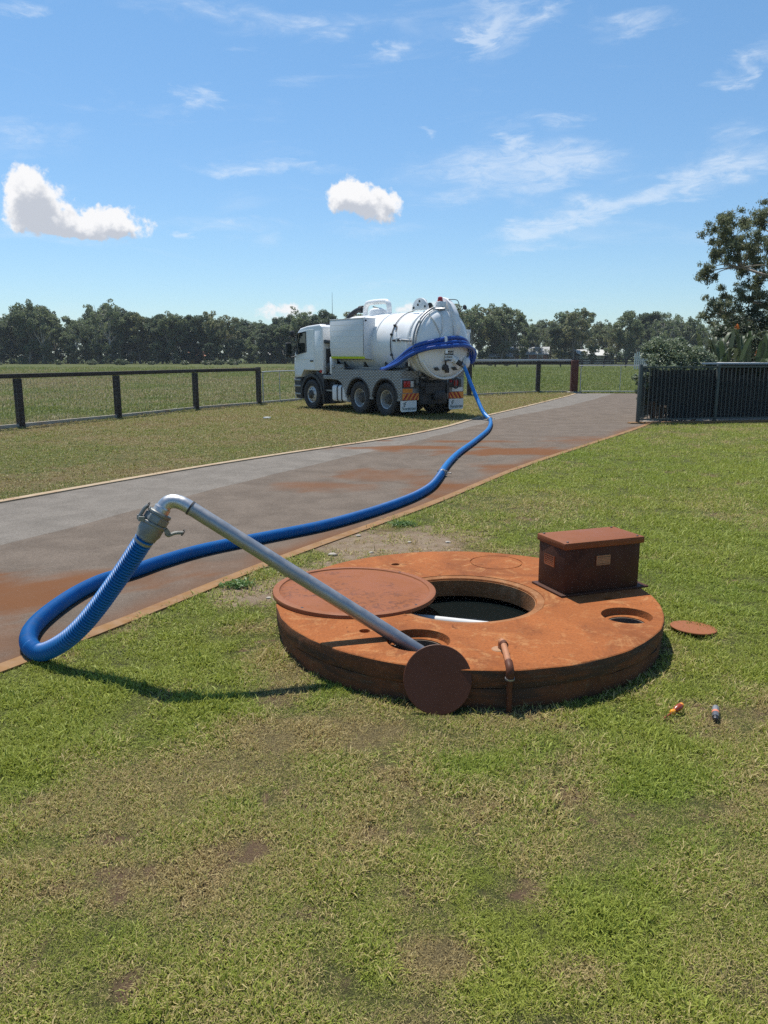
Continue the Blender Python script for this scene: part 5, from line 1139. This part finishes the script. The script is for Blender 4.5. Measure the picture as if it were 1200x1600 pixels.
# ------------------------------------------------------------------ steel garden fence, planting and cover on the right
def steel_fence():
    A, B = g(996, 662), g(1116, 659); d = (B - A); L = d.length; u = d.normalized()
    Cc = B + u * 2.0 + Vector((.55, -.12, 0)); Dd = Cc + (Cc - B).normalized() * 2.6
    BK = A + Vector((2.4, 4.9, 0)).normalized() * 4.2
    h = 1.47
    o = thing('steel_fence', 'dark green steel bar fence round the planted garden right of the driveway', 'fence', A); l0 = o.location
    for p, w in ((A, .075), (B, .075), (Cc, .07), (Dd, .07), (BK, .07)):
        MB().box((-w / 2, -w / 2, -.03), (w / 2, w / 2, h + .02), Matrix.Translation(p - l0) @ Matrix.Rotation(math.atan2(u.y, u.x), 4, 'Z')).build('post', M['fence_green'], o, bevel=.006)
    bar_me = None
    for (p, q, seg) in ((A, B, 0), (B, Cc, 1), (Cc, Dd, 1), (A, BK, 2)):
        v = (q - p); Ls = v.length; v.normalize(); e = v * .04; a = p - l0 + e; b = q - l0 - e
        for z in (.10, h - .05): MB().bar(a + Vector((0, 0, z)), b + Vector((0, 0, z)), .038, .036).build('rail', M['fence_green'], o)
        n = int(Ls / .118)
        for k in range(1, n):
            c = a.lerp(b, k / n)
            if bar_me is None:
                bo = MB().box((-.0095, -.0095, .118), (.0095, .0095, h - .068)).build('bar', M['fence_bar'], o); bar_me = bo.data
            else: bo = bpy.data.objects.new('bar', bar_me); COL.objects.link(bo); bo.parent = o
            bo.location = c
    # black shade cloth hung behind the bars
    m, t, b, out = new_mat('shade_cloth'); Pn = t.n.new('ShaderNodeTexCoord').outputs['Object']
    setin(t, b, color=t.mix(t.noise(Pn, 8, 4), (.008, .009, .011), (.020, .021, .024)), rough=.8)
    for (p, q, top, lo) in ((A + u * .35, B, 1.34, .10), (B, Cc, 1.19, .10), (Cc, Dd, 1.19, .1)):
        v = q - p; nrm = Vector((-v.y, v.x, 0)).normalized(); nx, nz = 46, 14; V = []; Q = []
        for i in range(nx + 1):
            for k in range(nz + 1):
                s_ = i / nx; z = lo + (top - lo) * k / nz; wv = .02 * math.sin(s_ * 40) + .03 * (vnoise(np.array(s_ * 9.), np.array(z * 3.), 4) - .5)
                V.append(p - l0 + v * s_ + nrm * (.06 + wv) + Vector((0, 0, z + .012 * math.sin(s_ * 23))))
        for i in range(nx):
            for k in range(nz):
                fr = i / nx
                if p != B and fr < .28 and k < 5 - fr * 8 and p != Cc: continue      # torn lower corner
                if p != B and p != Cc and .60 < fr < .74 and k == 5 - 0 and False: continue
                Q.append((i * (nz + 1) + k, (i + 1) * (nz + 1) + k, (i + 1) * (nz + 1) + k + 1, i * (nz + 1) + k + 1))
        me = npmesh('shade_cloth', np.array([tuple(x) for x in V]), np.array(Q)); link('shade_cloth', me, m, o, 60)
    # concrete plinth and paving
    pl = MB().bar(A + Vector((-.22, -.02, .005)), Dd + Vector((0, -.05, .005)), .20, .07)
    tag(pl.build('garden_plinth', M['kerb_orange'], None, bevel=.015), 'low concrete plinth under the dark steel fence', kind='structure')
    pv = MB().prism([(A.x + .15, A.y + .25), (Dd.x, Dd.y + .25), (Dd.x + 1, Dd.y + 4), (BK.x + .3, BK.y)], .003, .035, plane='xy')
    tag(pv.build('garden_paving', M['concrete'], None), 'pale paving inside the steel fence', kind='structure')
    return A, B, Cc, Dd, u
FA, FB, FC, FD, FU = steel_fence()
def shelter():
    p = FB + Vector((.25, .75, 0)); ang = math.atan2((FC - FB).y, (FC - FB).x)
    o = thing('garden_shelter', 'low shelter with a pale grey flat roof behind the steel fence', 'shelter', p, ang)
    MB().prism([(-.42, 0), (4.5, -.0), (4.5, 1.8), (-.02, 1.8)], 1.475, 1.52, plane='xy').build('roof', M['shade_roof'], o, bevel=.006)
    MB().box((-.1, .12, 1.40), (4.4, .16, 1.475)).build('roof_beam', M['fence_green'], o)
    for (x, y) in ((.1, .2), (4.3, .2), (.3, 1.6), (4.3, 1.6)): MB().box((x - .04, y - .04, 0), (x + .04, y + .04, 1.475)).build('post', M['fence_green'], o)
    MB().box((.2, .9, .02), (4.2, .94, 1.44)).build('back_wall', M['dark_steel'], o)
shelter()

# ------------------------------------------------------------------ plants
def leaf_quads(C, L, Wd, r, droop=.3, mode='leaf'):     # one leaf-sized quad at every centre
    n = len(C); yaw = r.uniform(0, 2 * np.pi, n); pit = r.normal(-droop, .55, n); roll = r.uniform(-1.3, 1.3, n)
    d = np.c_[np.cos(yaw) * np.cos(pit), np.sin(yaw) * np.cos(pit), np.sin(pit)]
    s0 = np.c_[-np.sin(yaw), np.cos(yaw), np.zeros(n)]; n0 = np.cross(d, s0); s_ = s0 * np.cos(roll)[:, None] + n0 * np.sin(roll)[:, None]
    l = (L * r.uniform(.6, 1.3, n))[:, None] if np.ndim(L) == 0 else (L * r.uniform(.6, 1.3, n))[:, None]
    w = (Wd * r.uniform(.7, 1.3, n))[:, None]
    a = C - d * l * .5; b = C + d * l * .5; m_ = C - d * l * .05
    V = np.stack([a, m_ + s_ * w * .5, b, m_ - s_ * w * .5], 1).reshape(-1, 3); i = np.arange(n)[:, None] * 4
    return V, np.concatenate([i, i + 1, i + 2, i + 3], 1)
def blobs(r, centres, radii, counts, shell=.55):
    out = []
    for c, rad, n in zip(centres, radii, counts):
        v = r.normal(size=(n, 3)); v /= np.linalg.norm(v, axis=1)[:, None]; k = (shell + (1 - shell) * r.uniform(size=n)) * r.uniform(.55, 1.0, n) ** .5
        out.append(np.array(c) + v * k[:, None] * np.array(rad))
    return np.concatenate(out)
def grow_gum(seed, h, spread, kind):
    """trunk, limbs and the places of the leaf clumps of a gum tree standing at the origin"""
    r = np.random.default_rng(seed); mb = MB(); tips = []
    lean = r.normal(0, .03 * h, 2); fork = h * r.uniform(.28, .42)
    tr = [Vector((0, 0, -.1)), Vector((lean[0] * .4, lean[1] * .4, fork * .5)), Vector((lean[0], lean[1], fork))]
    r0 = h * .016; mb.tube(catmull(tr, h * .08), list(np.linspace(r0 * 1.35, r0 * .85, len(catmull(tr, h * .08)))), 8)
    nl = int(r.integers(4, 7))
    for i in range(nl):
        a = 2 * np.pi * (i + r.uniform(-.3, .3)) / nl; top = h * r.uniform(.66, 1.0) if i else h * .96; out = spread * r.uniform(.35, 1.0) * (1.1 - .5 * (top / h)) * 1.6 if i else spread * .12
        base = tr[2] - Vector((0, 0, fork * r.uniform(0, .25)))
        e = Vector((lean[0] + math.cos(a) * out, lean[1] + math.sin(a) * out, top * .93)); md = base.lerp(e, .5) + Vector((math.cos(a) * out * .12, math.sin(a) * out * .12, -h * .03))
        pth = catmull([base, md, e], h * .07); mb.tube(pth, list(np.linspace(r0 * .62, r0 * .12, len(pth))), 6)
        tips.append((e, 1.0))
        for k in range(int(r.integers(2, 5))):
            f = r.uniform(.45, .95); p = pth[int(f * (len(pth) - 1))]; a2 = a + r.normal(0, 1.1); o2 = spread * r.uniform(.2, .55)
            q = p + Vector((math.cos(a2) * o2, math.sin(a2) * o2, h * r.uniform(.0, .12))); mb.tube([p, p.lerp(q, .5) + Vector((0, 0, h * .015)), q], [r0 * .3, r0 * .2, r0 * .08], 5); tips.append((q, .8))
    return mb, tips
def make_gum(seed, h, spread, kind, leaf, fill=0):
    r = np.random.default_rng(seed + 100); mb, tips = grow_gum(seed, h, spread, kind)
    C, Rd, N = [], [], []
    dens = {'dense': 2.6, 'airy': 1.1, 'mid': 2.0}[kind]
    for (p, s_) in tips:
        for k in range(5 if kind != 'airy' else 3):
            rr_ = spread * s_ * r.uniform(.14, .32) * (1.15 if kind == 'dense' else .85)
            C.append((p.x + r.normal(0, spread * .17), p.y + r.normal(0, spread * .17), p.z + min(r.normal(-.03 * h, h * .05), h * .02))); Rd.append((rr_, rr_, rr_ * r.uniform(.6, 1.1))); N.append(int(44 * dens * (rr_ / (spread * .25)) ** 2) + 4)
    for k in range(fill):                # lower growth
        a = r.uniform(0, 6.28); d = spread * r.uniform(.1, .8); C.append((d * math.cos(a), d * math.sin(a), h * r.uniform(.03, .58))); rr_ = spread * r.uniform(.22, .4); Rd.append((rr_, rr_, rr_ * .8)); N.append(int(70 * dens))
    P = blobs(r, C, Rd, N); V, Q = leaf_quads(P, leaf, leaf * .55, r, .35)
    return mb.mesh('trunk', fix=False), npmesh('crown', V, Q)
LM = [(-150, 'beyond the left edge of the paddock fence'), (10, 'over the left end of the fence rail'), (40, 'straight over the first fence post'), (75, 'just right of the first fence post'), (130, 'over the middle of the first long fence bay'), (160, 'just left of the second fence post'), (185, 'straight over the second fence post'), (215, 'just right of the second fence post'), (245, 'over the middle of the second fence bay'), (280, 'just left of the third fence post'), (307, 'straight over the third fence post'), (330, 'just right of the third fence post'), (355, 'over the third fence bay'), (380, 'left of the last dark fence post'), (405, 'straight over the last dark fence post'), (440, 'over the mesh gate by the cab'), (480, 'over the truck cab'), (510, 'behind the cab roof gap'), (560, 'behind the truck cabinet'), (620, 'behind the middle of the tank'), (690, 'behind the tank end'), (735, 'just right of the tank end'), (775, 'over the cream shed'), (815, 'over the grey roofed house'), (860, 'between the house and the red post'), (893, 'over the red gate post'), (925, 'over the pale shed'), (965, 'over the driveway gate'), (1000, 'over the steel fence corner'), (1050, 'over the rounded shrub'), (1100, 'beside the big near gum'), (1150, 'behind the big near gum'), (1260, 'beyond the big near gum')]
def tree_line():
    kinds = [('dense', 'gum_far_dark', 'dark dense gum tree in the tree line along the far side of the paddock', 9), ('mid', 'gum_far', 'mid green gum tree in the tree line along the far side of the paddock', 6), ('airy', 'gum_far', 'thin feathery gum tree with sky showing through in the far tree line', 2), ('mid', 'gum_far_olive', 'olive coloured gum tree in the tree line along the far side of the paddock', 5), ('dense', 'gum_far', 'bushy gum tree leafed to the ground in the far tree line', 13)]
    protos = []
    for ki, (k, mt, lab, fill) in enumerate(kinds):
        for v in range(3):
            h = 13.0; protos.append((ki, *make_gum(ki * 10 + v + 1, h, 4.0 if k != 'airy' else 3.4, k, .48 if k != 'airy' else .40, fill + 7)))
    for p in protos:
        p[1].materials.append(M['bark_pale'] if kinds[p[0]][0] == 'airy' else M['bark']); p[1].shade_smooth(); p[2].materials.append(M[kinds[p[0]][1]])
    r = np.random.default_rng(12)
    # height of the tree tops over the photograph's width
    ex = [-260, 0, 40, 75, 110, 150, 190, 230, 280, 330, 380, 420, 450, 480, 520, 560, 640, 720, 750, 790, 830, 880, 930, 980, 1020, 1060, 1100, 1160, 1300, 1500]
    ey = [490, 497, 484, 468, 492, 488, 464, 478, 484, 480, 488, 492, 486, 480, 490, 488, 486, 474, 474, 484, 488, 484, 490, 486, 482, 492, 490, 486, 490, 490]
    def put(px, Y, top, ki, lab=None, low=False, back=False):
        if lab is None:
            where = min(LM, key=lambda q_: abs(q_[0] - px))[1]
            lab = {0: 'dense dark', 1: 'green', 2: 'thin', 3: 'olive green', 4: 'bushy'}[ki] + (' low scrub tree' if low else ' back row gum' if back else ' gum tree') + ' in the wood ' + where if not (low or back) else {0: 'dark', 1: 'green', 2: 'thin', 3: 'olive', 4: 'bushy'}[ki] + (' low scrub tree' if low else ' back row gum') + ' of the wood ' + where
        pr = [p for p in protos if p[0] == ki][int(r.integers(3))]
        base = far(px, 800, Y); x = base.x; zt = far(px, top, Y).z; s_ = zt / 13.0
        o = thing('gum_tree', lab or kinds[ki][2], 'tree', (x, Y, 0), r.uniform(0, 6.28), 'gum trees of the far tree line'); wd = s_ * r.uniform(.85, 1.15) if ki != 2 else s_
        o.scale = (wd, wd, s_)
        for nm, me in (('trunk', pr[1]), ('crown', pr[2])):
            c = bpy.data.objects.new(nm, me); COL.objects.link(c); c.parent = o
    px = -150
    while px < 1350:
        top = np.interp(px, ex, ey) + r.normal(3, 7); left = px < 470
        ki = int(r.choice([0, 1, 4, 2, 3], p=[.36, .24, .22, .14, .04])) if left else int(r.choice([0, 1, 4, 2, 3], p=[.08, .28, .08, .30, .26]))
        put(px, 178 + r.uniform(-7, 9), top + 3, ki); px += r.uniform(12, 21)
    px = -150
    while px < 1350:
        top = np.interp(px, ex, ey) + r.normal(9, 5); left = px < 470
        put(px, 200 + r.uniform(-6, 10), top + 4, int(r.choice([0, 4, 1])) if left else int(r.choice([0, 1, 4, 3])), back=True); px += r.uniform(15, 26)
    px = -150
    while px < 1350:                     # low growth filling the foot of the wood
        put(px, 172 + r.uniform(-4, 4), (536 if px < 470 else 546) + r.normal(0, 6), int(r.choice([0, 4])) if px < 470 else int(r.choice([1, 4, 3])), low=True); px += r.uniform(13, 22) if px < 470 else r.uniform(18, 34)
    for (px, top, ki, lab) in ((192, 459, 2, 'tall feathery gum tree standing highest in the left half of the far tree line'), (66, 464, 1, 'tall round headed gum tree near the left end of the far wood'), (88, 468, 2, 'thin topped gum tree beside the round headed one at the left end'), (472, 473, 2, 'slender gum tree with bare lower limbs showing just above the white truck cab'), (503, 483, 0, 'compact dark gum tree seen between the truck cab and the white cabinet'),
                               (732, 468, 2, 'tall open gum tree rising immediately right of the white tank'), (775, 472, 1, 'second tall gum tree right of the white tank'), (885, 480, 3, 'sunlit olive gum tree with a pointed top above the pale shed'), (1020, 480, 2, 'feathery gum tree above the creeper covered end of the steel fence')):
        put(px, 171, top, ki, lab)
tree_line()
def field_edge_bushes():
    r = np.random.default_rng(4)
    P = blobs(r, [(0, 0, .35)] * 3, [(.9, .6, .5), (.6, .9, .4), (.7, .7, .55)], [90, 80, 80]); V, Q = leaf_quads(P, .28, .14, r); me = npmesh('foliage', V, Q); me.materials.append(M['bush_leaf'])
    for i, (px, Y) in enumerate(((205, 150), (300, 152), (333, 151), (372, 150), (352, 152), (560, 150), (110, 155), (160, 152), (760, 140), (785, 138), (250, 154), (20, 150))):
        p = far(px, 800, Y); o = tag(bpy.data.objects.new('bush', me), 'low bush of the paddock edge ' + min(LM, key=lambda q_: abs(q_[0] - px))[1], 'bush', 'low bushes at the far edge of the paddock'); COL.objects.link(o); o.location = (p.x, Y, 0); s_ = r.uniform(.6, 1.4); o.scale = (s_ * 1.6, s_, s_); o.rotation_euler.z = r.uniform(0, 6)
field_edge_bushes()

def big_gum():
    r = np.random.default_rng(21); D = 27.0
    base = Vector((14.8, 26.5, 0))
    o = thing('gum_tree', 'big grey green gum tree reaching in over the steel fence on the right', 'tree', base); q = lambda v: Vector(v) - base
    mb = MB(); fork = base + Vector((-.2, 0, 2.6)); T_ = catmull([base, base + Vector((-.15, 0, 1.3)), fork, base + Vector((.1, .2, 4.4)), base + Vector((-.3, .1, 6.6))], .3)
    mb.tube([q(p) for p in T_], list(np.linspace(.28, .09, len(T_))), 12)
    cl = [  # px, py, depth shift, radius px
        (1140, 352, -.6, 26), (1126, 372, .3, 24), (1150, 372, -.2, 22), (1124, 392, .2, 20), (1144, 396, -.6, 20), (1152, 412, .2, 14), (1130, 345, 0, 15), (1118, 358, 0, 12),
        (1108, 418, -.3, 12), (1098, 430, 0, 14), (1110, 432, -.1, 9), (1160, 424, .5, 12), (1165, 352, .9, 12),
        (1190, 340, 0, 26), (1205, 360, .4, 30), (1180, 378, -.8, 24), (1195, 402, .5, 30), (1170, 400, .6, 17), (1215, 420, -.6, 34), (1188, 430, .3, 18), (1185, 446, 0, 14),
        (1150, 458, .4, 18), (1168, 466, -.5, 20), (1130, 470, .6, 17), (1112, 480, -.2, 16), (1102, 494, 0, 13), (1128, 492, .3, 18), (1150, 484, -.4, 17), (1180, 480, .2, 20), (1200, 470, -.5, 22), (1140, 508, .8, 15), (1165, 500, .9, 16),
        (1220, 330, .5, 32), (1250, 350, -.5, 36), (1285, 380, .4, 36), (1250, 410, 1.2, 36), (1310, 420, 0, 34), (1270, 450, -1.0, 34), (1320, 340, -.5, 34), (1280, 310, .6, 32), (1240, 300, 1.0, 28), (1350, 390, 1, 34), (1230, 470, 1, 26), (1300, 480, -.6, 28), (1350, 450, .6, 32), (1215, 500, 1.2, 22)]
    C, Rd, N = [], [], []
    hubs = [(1160, 418, 0), (1172, 470, 0), (1230, 400, 0), (1280, 400, 0), (1135, 495, .2), (1215, 370, .2)]
    HB = [dep(px, py, D + s_) for px, py, s_ in hubs]
    src = [fork + Vector((0, 0, .2)), fork - Vector((0, 0, .6)), base + Vector((0, .1, 3.4)), base + Vector((.05, .1, 4)), fork - Vector((0, 0, .8)), base + Vector((0, .15, 4.2))]
    for a, b in zip(src, HB):
        L = (b - a).length; md = a.lerp(b, .5) + Vector((0, 0, .18 * L * .5)); P = catmull([q(a), q(md), q(b)], .2); mb.tube(P, list(np.linspace(.085, .035, len(P))), 8)
    for (px, py, sh, rp) in cl:
        c = dep(px, py, D + sh * 1.3); rad = rp / F * D
        hb = min(HB, key=lambda v: (v - c).length); P = catmull([q(hb), q(hb.lerp(c, .55) + Vector((0, 0, .10))), q(c)], .12); mb.tube(P, list(np.linspace(.030, .008, len(P))), 5)
        for k in range(11):
            cc = np.array(c) + r.normal(0, rad * .52, 3) * (1, 1, .8); C.append(cc - np.array(base)); k2 = rad * r.uniform(.22, .5); Rd.append((k2 * r.uniform(.8, 1.6), k2 * r.uniform(.8, 1.6), k2 * r.uniform(.5, .9))); N.append(int(360 * (k2 / .35) ** 1.7) + 10)
    mb.build('trunk', M['bark_pale'], o, smooth=60, fix=False)
    P = blobs(r, C, Rd, N, .05); P = P + r.normal(0, .04, P.shape); V, Q = leaf_quads(P, .115, .031, r, .6); link('crown', npmesh('crown', V, Q), M['gum_near'], o, 0)
big_gum()
def shrubs():
    r = np.random.default_rng(5)
    def bush(name, label, base, cl, D, leaf, wid, mat, cat, dens=1.0, hang=()):
        base = Vector(base); o = thing(name, label, cat, base); C, Rd, N = [], [], []; mb = MB()
        for (px, py, sh, rp) in cl:
            c = dep(px, py, D + sh); rad = rp / F * D; cc = c - base
            C.append(tuple(cc)); Rd.append((rad, rad, rad * .85)); N.append(int(260 * dens * (rad / .25) ** 2) + 20)
            st = Vector((cc.x * .35, cc.y * .35, 0)); P = catmull([st, st.lerp(cc, .5) + Vector((.05, 0, .1)), cc], .15); mb.tube(P, list(np.linspace(.018, .005, len(P))), 5)
        mb.build('stems', M['twig'], o, fix=False); P = blobs(r, C, Rd, N, .3); P = P[P[:, 2] + base.z > .03]; V, Q = leaf_quads(P, leaf, wid, r, -.1); link('foliage', npmesh('foliage', V, Q), mat, o, 0)
    bush('shrub', 'rounded grey green shrub growing over the corner of the steel fence', FA + Vector((.9, .9, 0)),
         [(1020, 572, -.62, 9), (1036, 577, -.64, 10), (1009, 586, -.6, 8), (1052, 574, -.64, 9), (1025, 590, -.62, 8), (1012, 604, -.6, 6), (1030, 540, .6, 22), (1010, 545, .6, 14), (1035, 550, .5, 20), (1055, 546, .6, 20), (1078, 556, .5, 18), (1095, 558, .5, 16), (1040, 572, .3, 18), (1065, 574, .3, 18), (1090, 578, .3, 16), (1110, 576, .35, 12), (1015, 548, .6, 15), (1030, 540, .7, 18), (1050, 538, .8, 17), (1040, 556, .4, 20), (1070, 546, .7, 18), (1090, 550, .6, 17), (1105, 558, .5, 14), (1060, 560, .3, 18), (1020, 562, .3, 16), (1012, 578, .3, 12), (1030, 578, .4, 14), (1085, 566, .4, 16), (1110, 568, .5, 12), (1024, 530, .9, 10), (1064, 532, 1, 10), (1008, 556, .5, 9), (1000, 600, .25, 8), (993, 590, .2, 8), (996, 612, .2, 6), (1004, 590, .3, 10), (1000, 625, .15, 7), (1004, 640, .2, 5)], 20.9, .075, .04, M['shrub_leaf'], 'shrub')
    bush('creeper', 'dark leafy creeper tangled through the bars of the steel fence', FA + Vector((.9, .25, 0)),
         [(1010, 600, .0, 14), (1022, 610, .0, 14), (1035, 600, .0, 14), (1008, 625, 0, 9), (1050, 605, 0, 12), (1030, 630, .0, 10), (1045, 640, 0, 9), (1060, 620, .0, 10), (1075, 600, 0, 12), (1100, 605, 0, 9), (1085, 625, 0, 9), (1100, 590, 0, 9), (1110, 615, 0, 8), (1150, 600, .1, 7), (1135, 625, .1, 7), (1025, 590, 0, 12), (1055, 588, 0, 10)], 20.75, .07, .042, M['vine_leaf'], 'creeper', .75)
    bush('shrub', 'dark green shrub standing behind the pale roofed garden shelter', FB + Vector((2.2, 3.6, 0)),
         [(1125, 520, .9, 18), (1150, 500, 1.2, 18), (1175, 488, 1.3, 18), (1215, 480, 1.2, 22), (1118, 540, .3, 16), (1120, 545, 0, 22), (1150, 540, .4, 26), (1185, 535, .3, 30), (1215, 530, .2, 30), (1165, 515, .8, 24), (1195, 505, .9, 26), (1140, 525, .7, 18), (1225, 500, .6, 24), (1180, 560, 0, 22), (1130, 560, 0, 18), (1250, 530, 0, 30)], 24.6, .10, .045, M['vine_leaf'], 'shrub', .8)
    # strap leaved plant with orange flowers
    base = FB + Vector((1.5, 2.3, 0)); o = thing('bird_of_paradise', 'strap leaved plant with orange flowers standing behind the grey roofed shelter', 'plant', base); rr_ = random.Random(3)
    for k in range(46):
        a = rr_.uniform(0, 6.28); out = rr_.uniform(.35, 1.25); hh = rr_.uniform(1.5, 2.75) - out * .35; off = Vector((rr_.uniform(-.9, .9), rr_.uniform(-.4, .4), 0))
        P = catmull([off, off + Vector((math.cos(a) * out * .25, math.sin(a) * out * .25, hh * .6)), off + Vector((math.cos(a) * out * .65, math.sin(a) * out * .65, hh)), off + Vector((math.cos(a) * out * 1.1, math.sin(a) * out * 1.1, hh * .96))], .16)
        V = []; Fc = []; n = len(P); sd = Vector((-math.sin(a), math.cos(a), 0))
        for i, p in enumerate(P):
            f = i / (n - 1); w = .008 if f < .45 else .075 * math.sin(math.pi * min(1, (f - .45) / .55) ** .8) + .004
            V += [p - sd * w + Vector((0, 0, w * .5)), p, p + sd * w + Vector((0, 0, w * .5))]
            if i: Fc += [(3 * i - 3, 3 * i - 2, 3 * i + 1, 3 * i), (3 * i - 2, 3 * i - 1, 3 * i + 2, 3 * i + 1)]
        MB().add(V, Fc).build('leaf', M['strap_leaf'], o, smooth=60, fix=False)
    for (px, py) in ((1155, 513), (1186, 553)):
        c = dep(px, py, (base.y + .0) * CP) - base; fl = MB()
        for k in range(5): a = -.3 + k * .35; fl.bar(c, c + Vector((-math.cos(a) * .12, rr_.uniform(-.03, .03), math.sin(a) * .14)), .03, .014)
        fl.build('flower', M['flower'], o); MB().tube([Vector((c.x * .8, c.y, 0)), c], .012, 6).build('stalk', M['strap_leaf'], o)
    # weeds by the drive edging and in the lawn
    for (px, py, s_, lab) in ((372, 918, .13, 'bright green weed growing beside the orange edging behind the suction pipe'), (628, 822, .17, 'spreading green weed on the bare soil beside the driveway edging')):
        p = g(px, py); r2 = np.random.default_rng(px); P = blobs(r2, [(0, 0, .02), (.05, .02, .02), (-.06, .0, .02)], [(s_, s_ * .8, .035)] * 3, [130, 110, 110], .1); P[:, 2] = np.abs(P[:, 2]) + .006
        V, Q = leaf_quads(P, .032, .013, r2, -.35); o = link('weed', npmesh('weed', V, Q), M['weed_leaf'], None, 0); o.location = p; tag(o, lab, 'weed')
shrubs()

# ------------------------------------------------------------------ far sheds and houses, scraps
def house(name, label, px, Y, w, dpt, hw, hr, wall, roof, cat, rz=0):
    p = far(px, 800, Y); o = thing(name, label, cat, (p.x, Y, 0), rz)
    MB().box((-w / 2, -dpt / 2, 0), (w / 2, dpt / 2, hw)).build('wall', wall, o)
    MB().prism([(-dpt / 2 - .4, hw - .05), (0, hw + hr), (dpt / 2 + .4, hw - .05), (dpt / 2 + .4, hw + .1), (0, hw + hr + .15), (-dpt / 2 - .4, hw + .1)], -w / 2 - .4, w / 2 + .4, plane='yz').build('roof', roof, o)
    for k in range(max(1, int(w / 3))):
        x = -w / 2 + (k + .5) * w / max(1, int(w / 3)); f = MB().box((x - .6, -dpt / 2 - .06, .9), (x + .6, -dpt / 2 - .003, 2.0)).build('window', M['roof_pale'], o); MB().box((x - .5, -dpt / 2 - .075, 1.0), (x + .5, -dpt / 2 - .063, 1.9)).build('pane', M['glass_dark'], f)
    return o
house('shed', 'pale gabled shed under the trees above the driveway gate', 908, 176, 8, 7, 1.7, 1.2, M['wall_cream'], M['roof_pale'], 'shed', R(20))
house('house', 'low house with a grey roof among trees right of the truck', 815, 178, 9, 7, 2.0, 1.5, M['wall_brick'], M['roof_grey'], 'house', R(-14))
house('shed', 'small cream wall shed just right of the white tank across the paddock', 772, 176, 5, 4, 1.5, .5, M['wall_cream'], M['roof_grey'], 'shed')
house('house', 'small orange roofed house glimpsed through the left trees', 326, 182, 5, 5, 1.6, 1.3, M['wall_cream'], M['roof_orange'], 'house')
house('shed', 'white shed glimpsed between trees beside the truck cab', 438, 182, 4.2, 4, 1.9, .8, M['roof_pale'], M['roof_pale'], 'shed')
house('shed', 'tiny pale shed low in the trees left of the orange roof', 205, 182, 4, 4, 1.4, .5, M['roof_pale'], M['roof_grey'], 'shed')
def pickets():
    Y = 95; p = far(992, 800, Y); o = thing('picket_fence', 'short white picket fence beyond the paddock behind the shrub', 'fence', (p.x, Y, 0))
    for k in range(12): MB().box((k * .24 - 1.2, -.02, 0), (k * .24 - 1.06, .02, 2.0 + .2 * math.sin(k))).build('picket', M['roof_pale'], o)
    for z in (.5, 1.5): MB().box((-1.25, .021, z), (1.7, .05, z + .1)).build('rail', M['roof_pale'], o)
pickets()
p = g(417, 655); o = tag(MB().prism([(-.10, -.05), (.06, -.07), (.11, .03), (-.02, .07)], .02, .06, plane='xy').build('paper_scrap', M['paper'], None, bevel=.01), 'crumpled white scrap lying on the worn verge left of the truck', 'litter'); o.location = p
st = []
for i, (px, py, s_) in enumerate(((440, 895, .022), (520, 868, .03), (700, 848, .02), (640, 848, .018), (580, 864, .016), (420, 935, .015), (560, 838, .02), (715, 717, .02))):
    p = g(px, py); r2 = np.random.default_rng(i); b = bmesh.new(); bmesh.ops.create_icosphere(b, subdivisions=2, radius=1)
    for v in b.verts: v.co *= 1 + .3 * (r2.uniform() - .5); v.co.z *= .5
    me = bpy.data.meshes.new('stone'); b.to_mesh(me); b.free(); o = link('stone', me, M['concrete'], None, 60); o.scale = (s_ * 1.4, s_, s_); o.location = (p.x, p.y, s_ * .3)
    tag(o, 'small pale stone lying loose on bare soil beside the driveway' if i < 7 else 'single white pebble lying on the driveway right of the hose', 'stone', 'small stones on the bare soil' if i < 7 else None)

# ------------------------------------------------------------------ the air: thin haze that lightens the far wood
def haze():
    m = bpy.data.materials.new('haze_air'); m.use_nodes = True; t = NT(m.node_tree); t.n.clear()
    v = t.node('ShaderNodeVolumePrincipled', {'Color': (.80, .88, .95, 1), 'Density': HAZE}); out = t.n.new('ShaderNodeOutputMaterial'); t.l.new(v.outputs[0], out.inputs['Volume'])
    o = link('haze', MB().box((-1500, -1500, -2.6), (1500, 1500, 24)).mesh('haze'), m, None, 0); tag(o, 'thin pale summer haze over the paddock and the far wood', kind='stuff')
HAZE = .00027
haze()
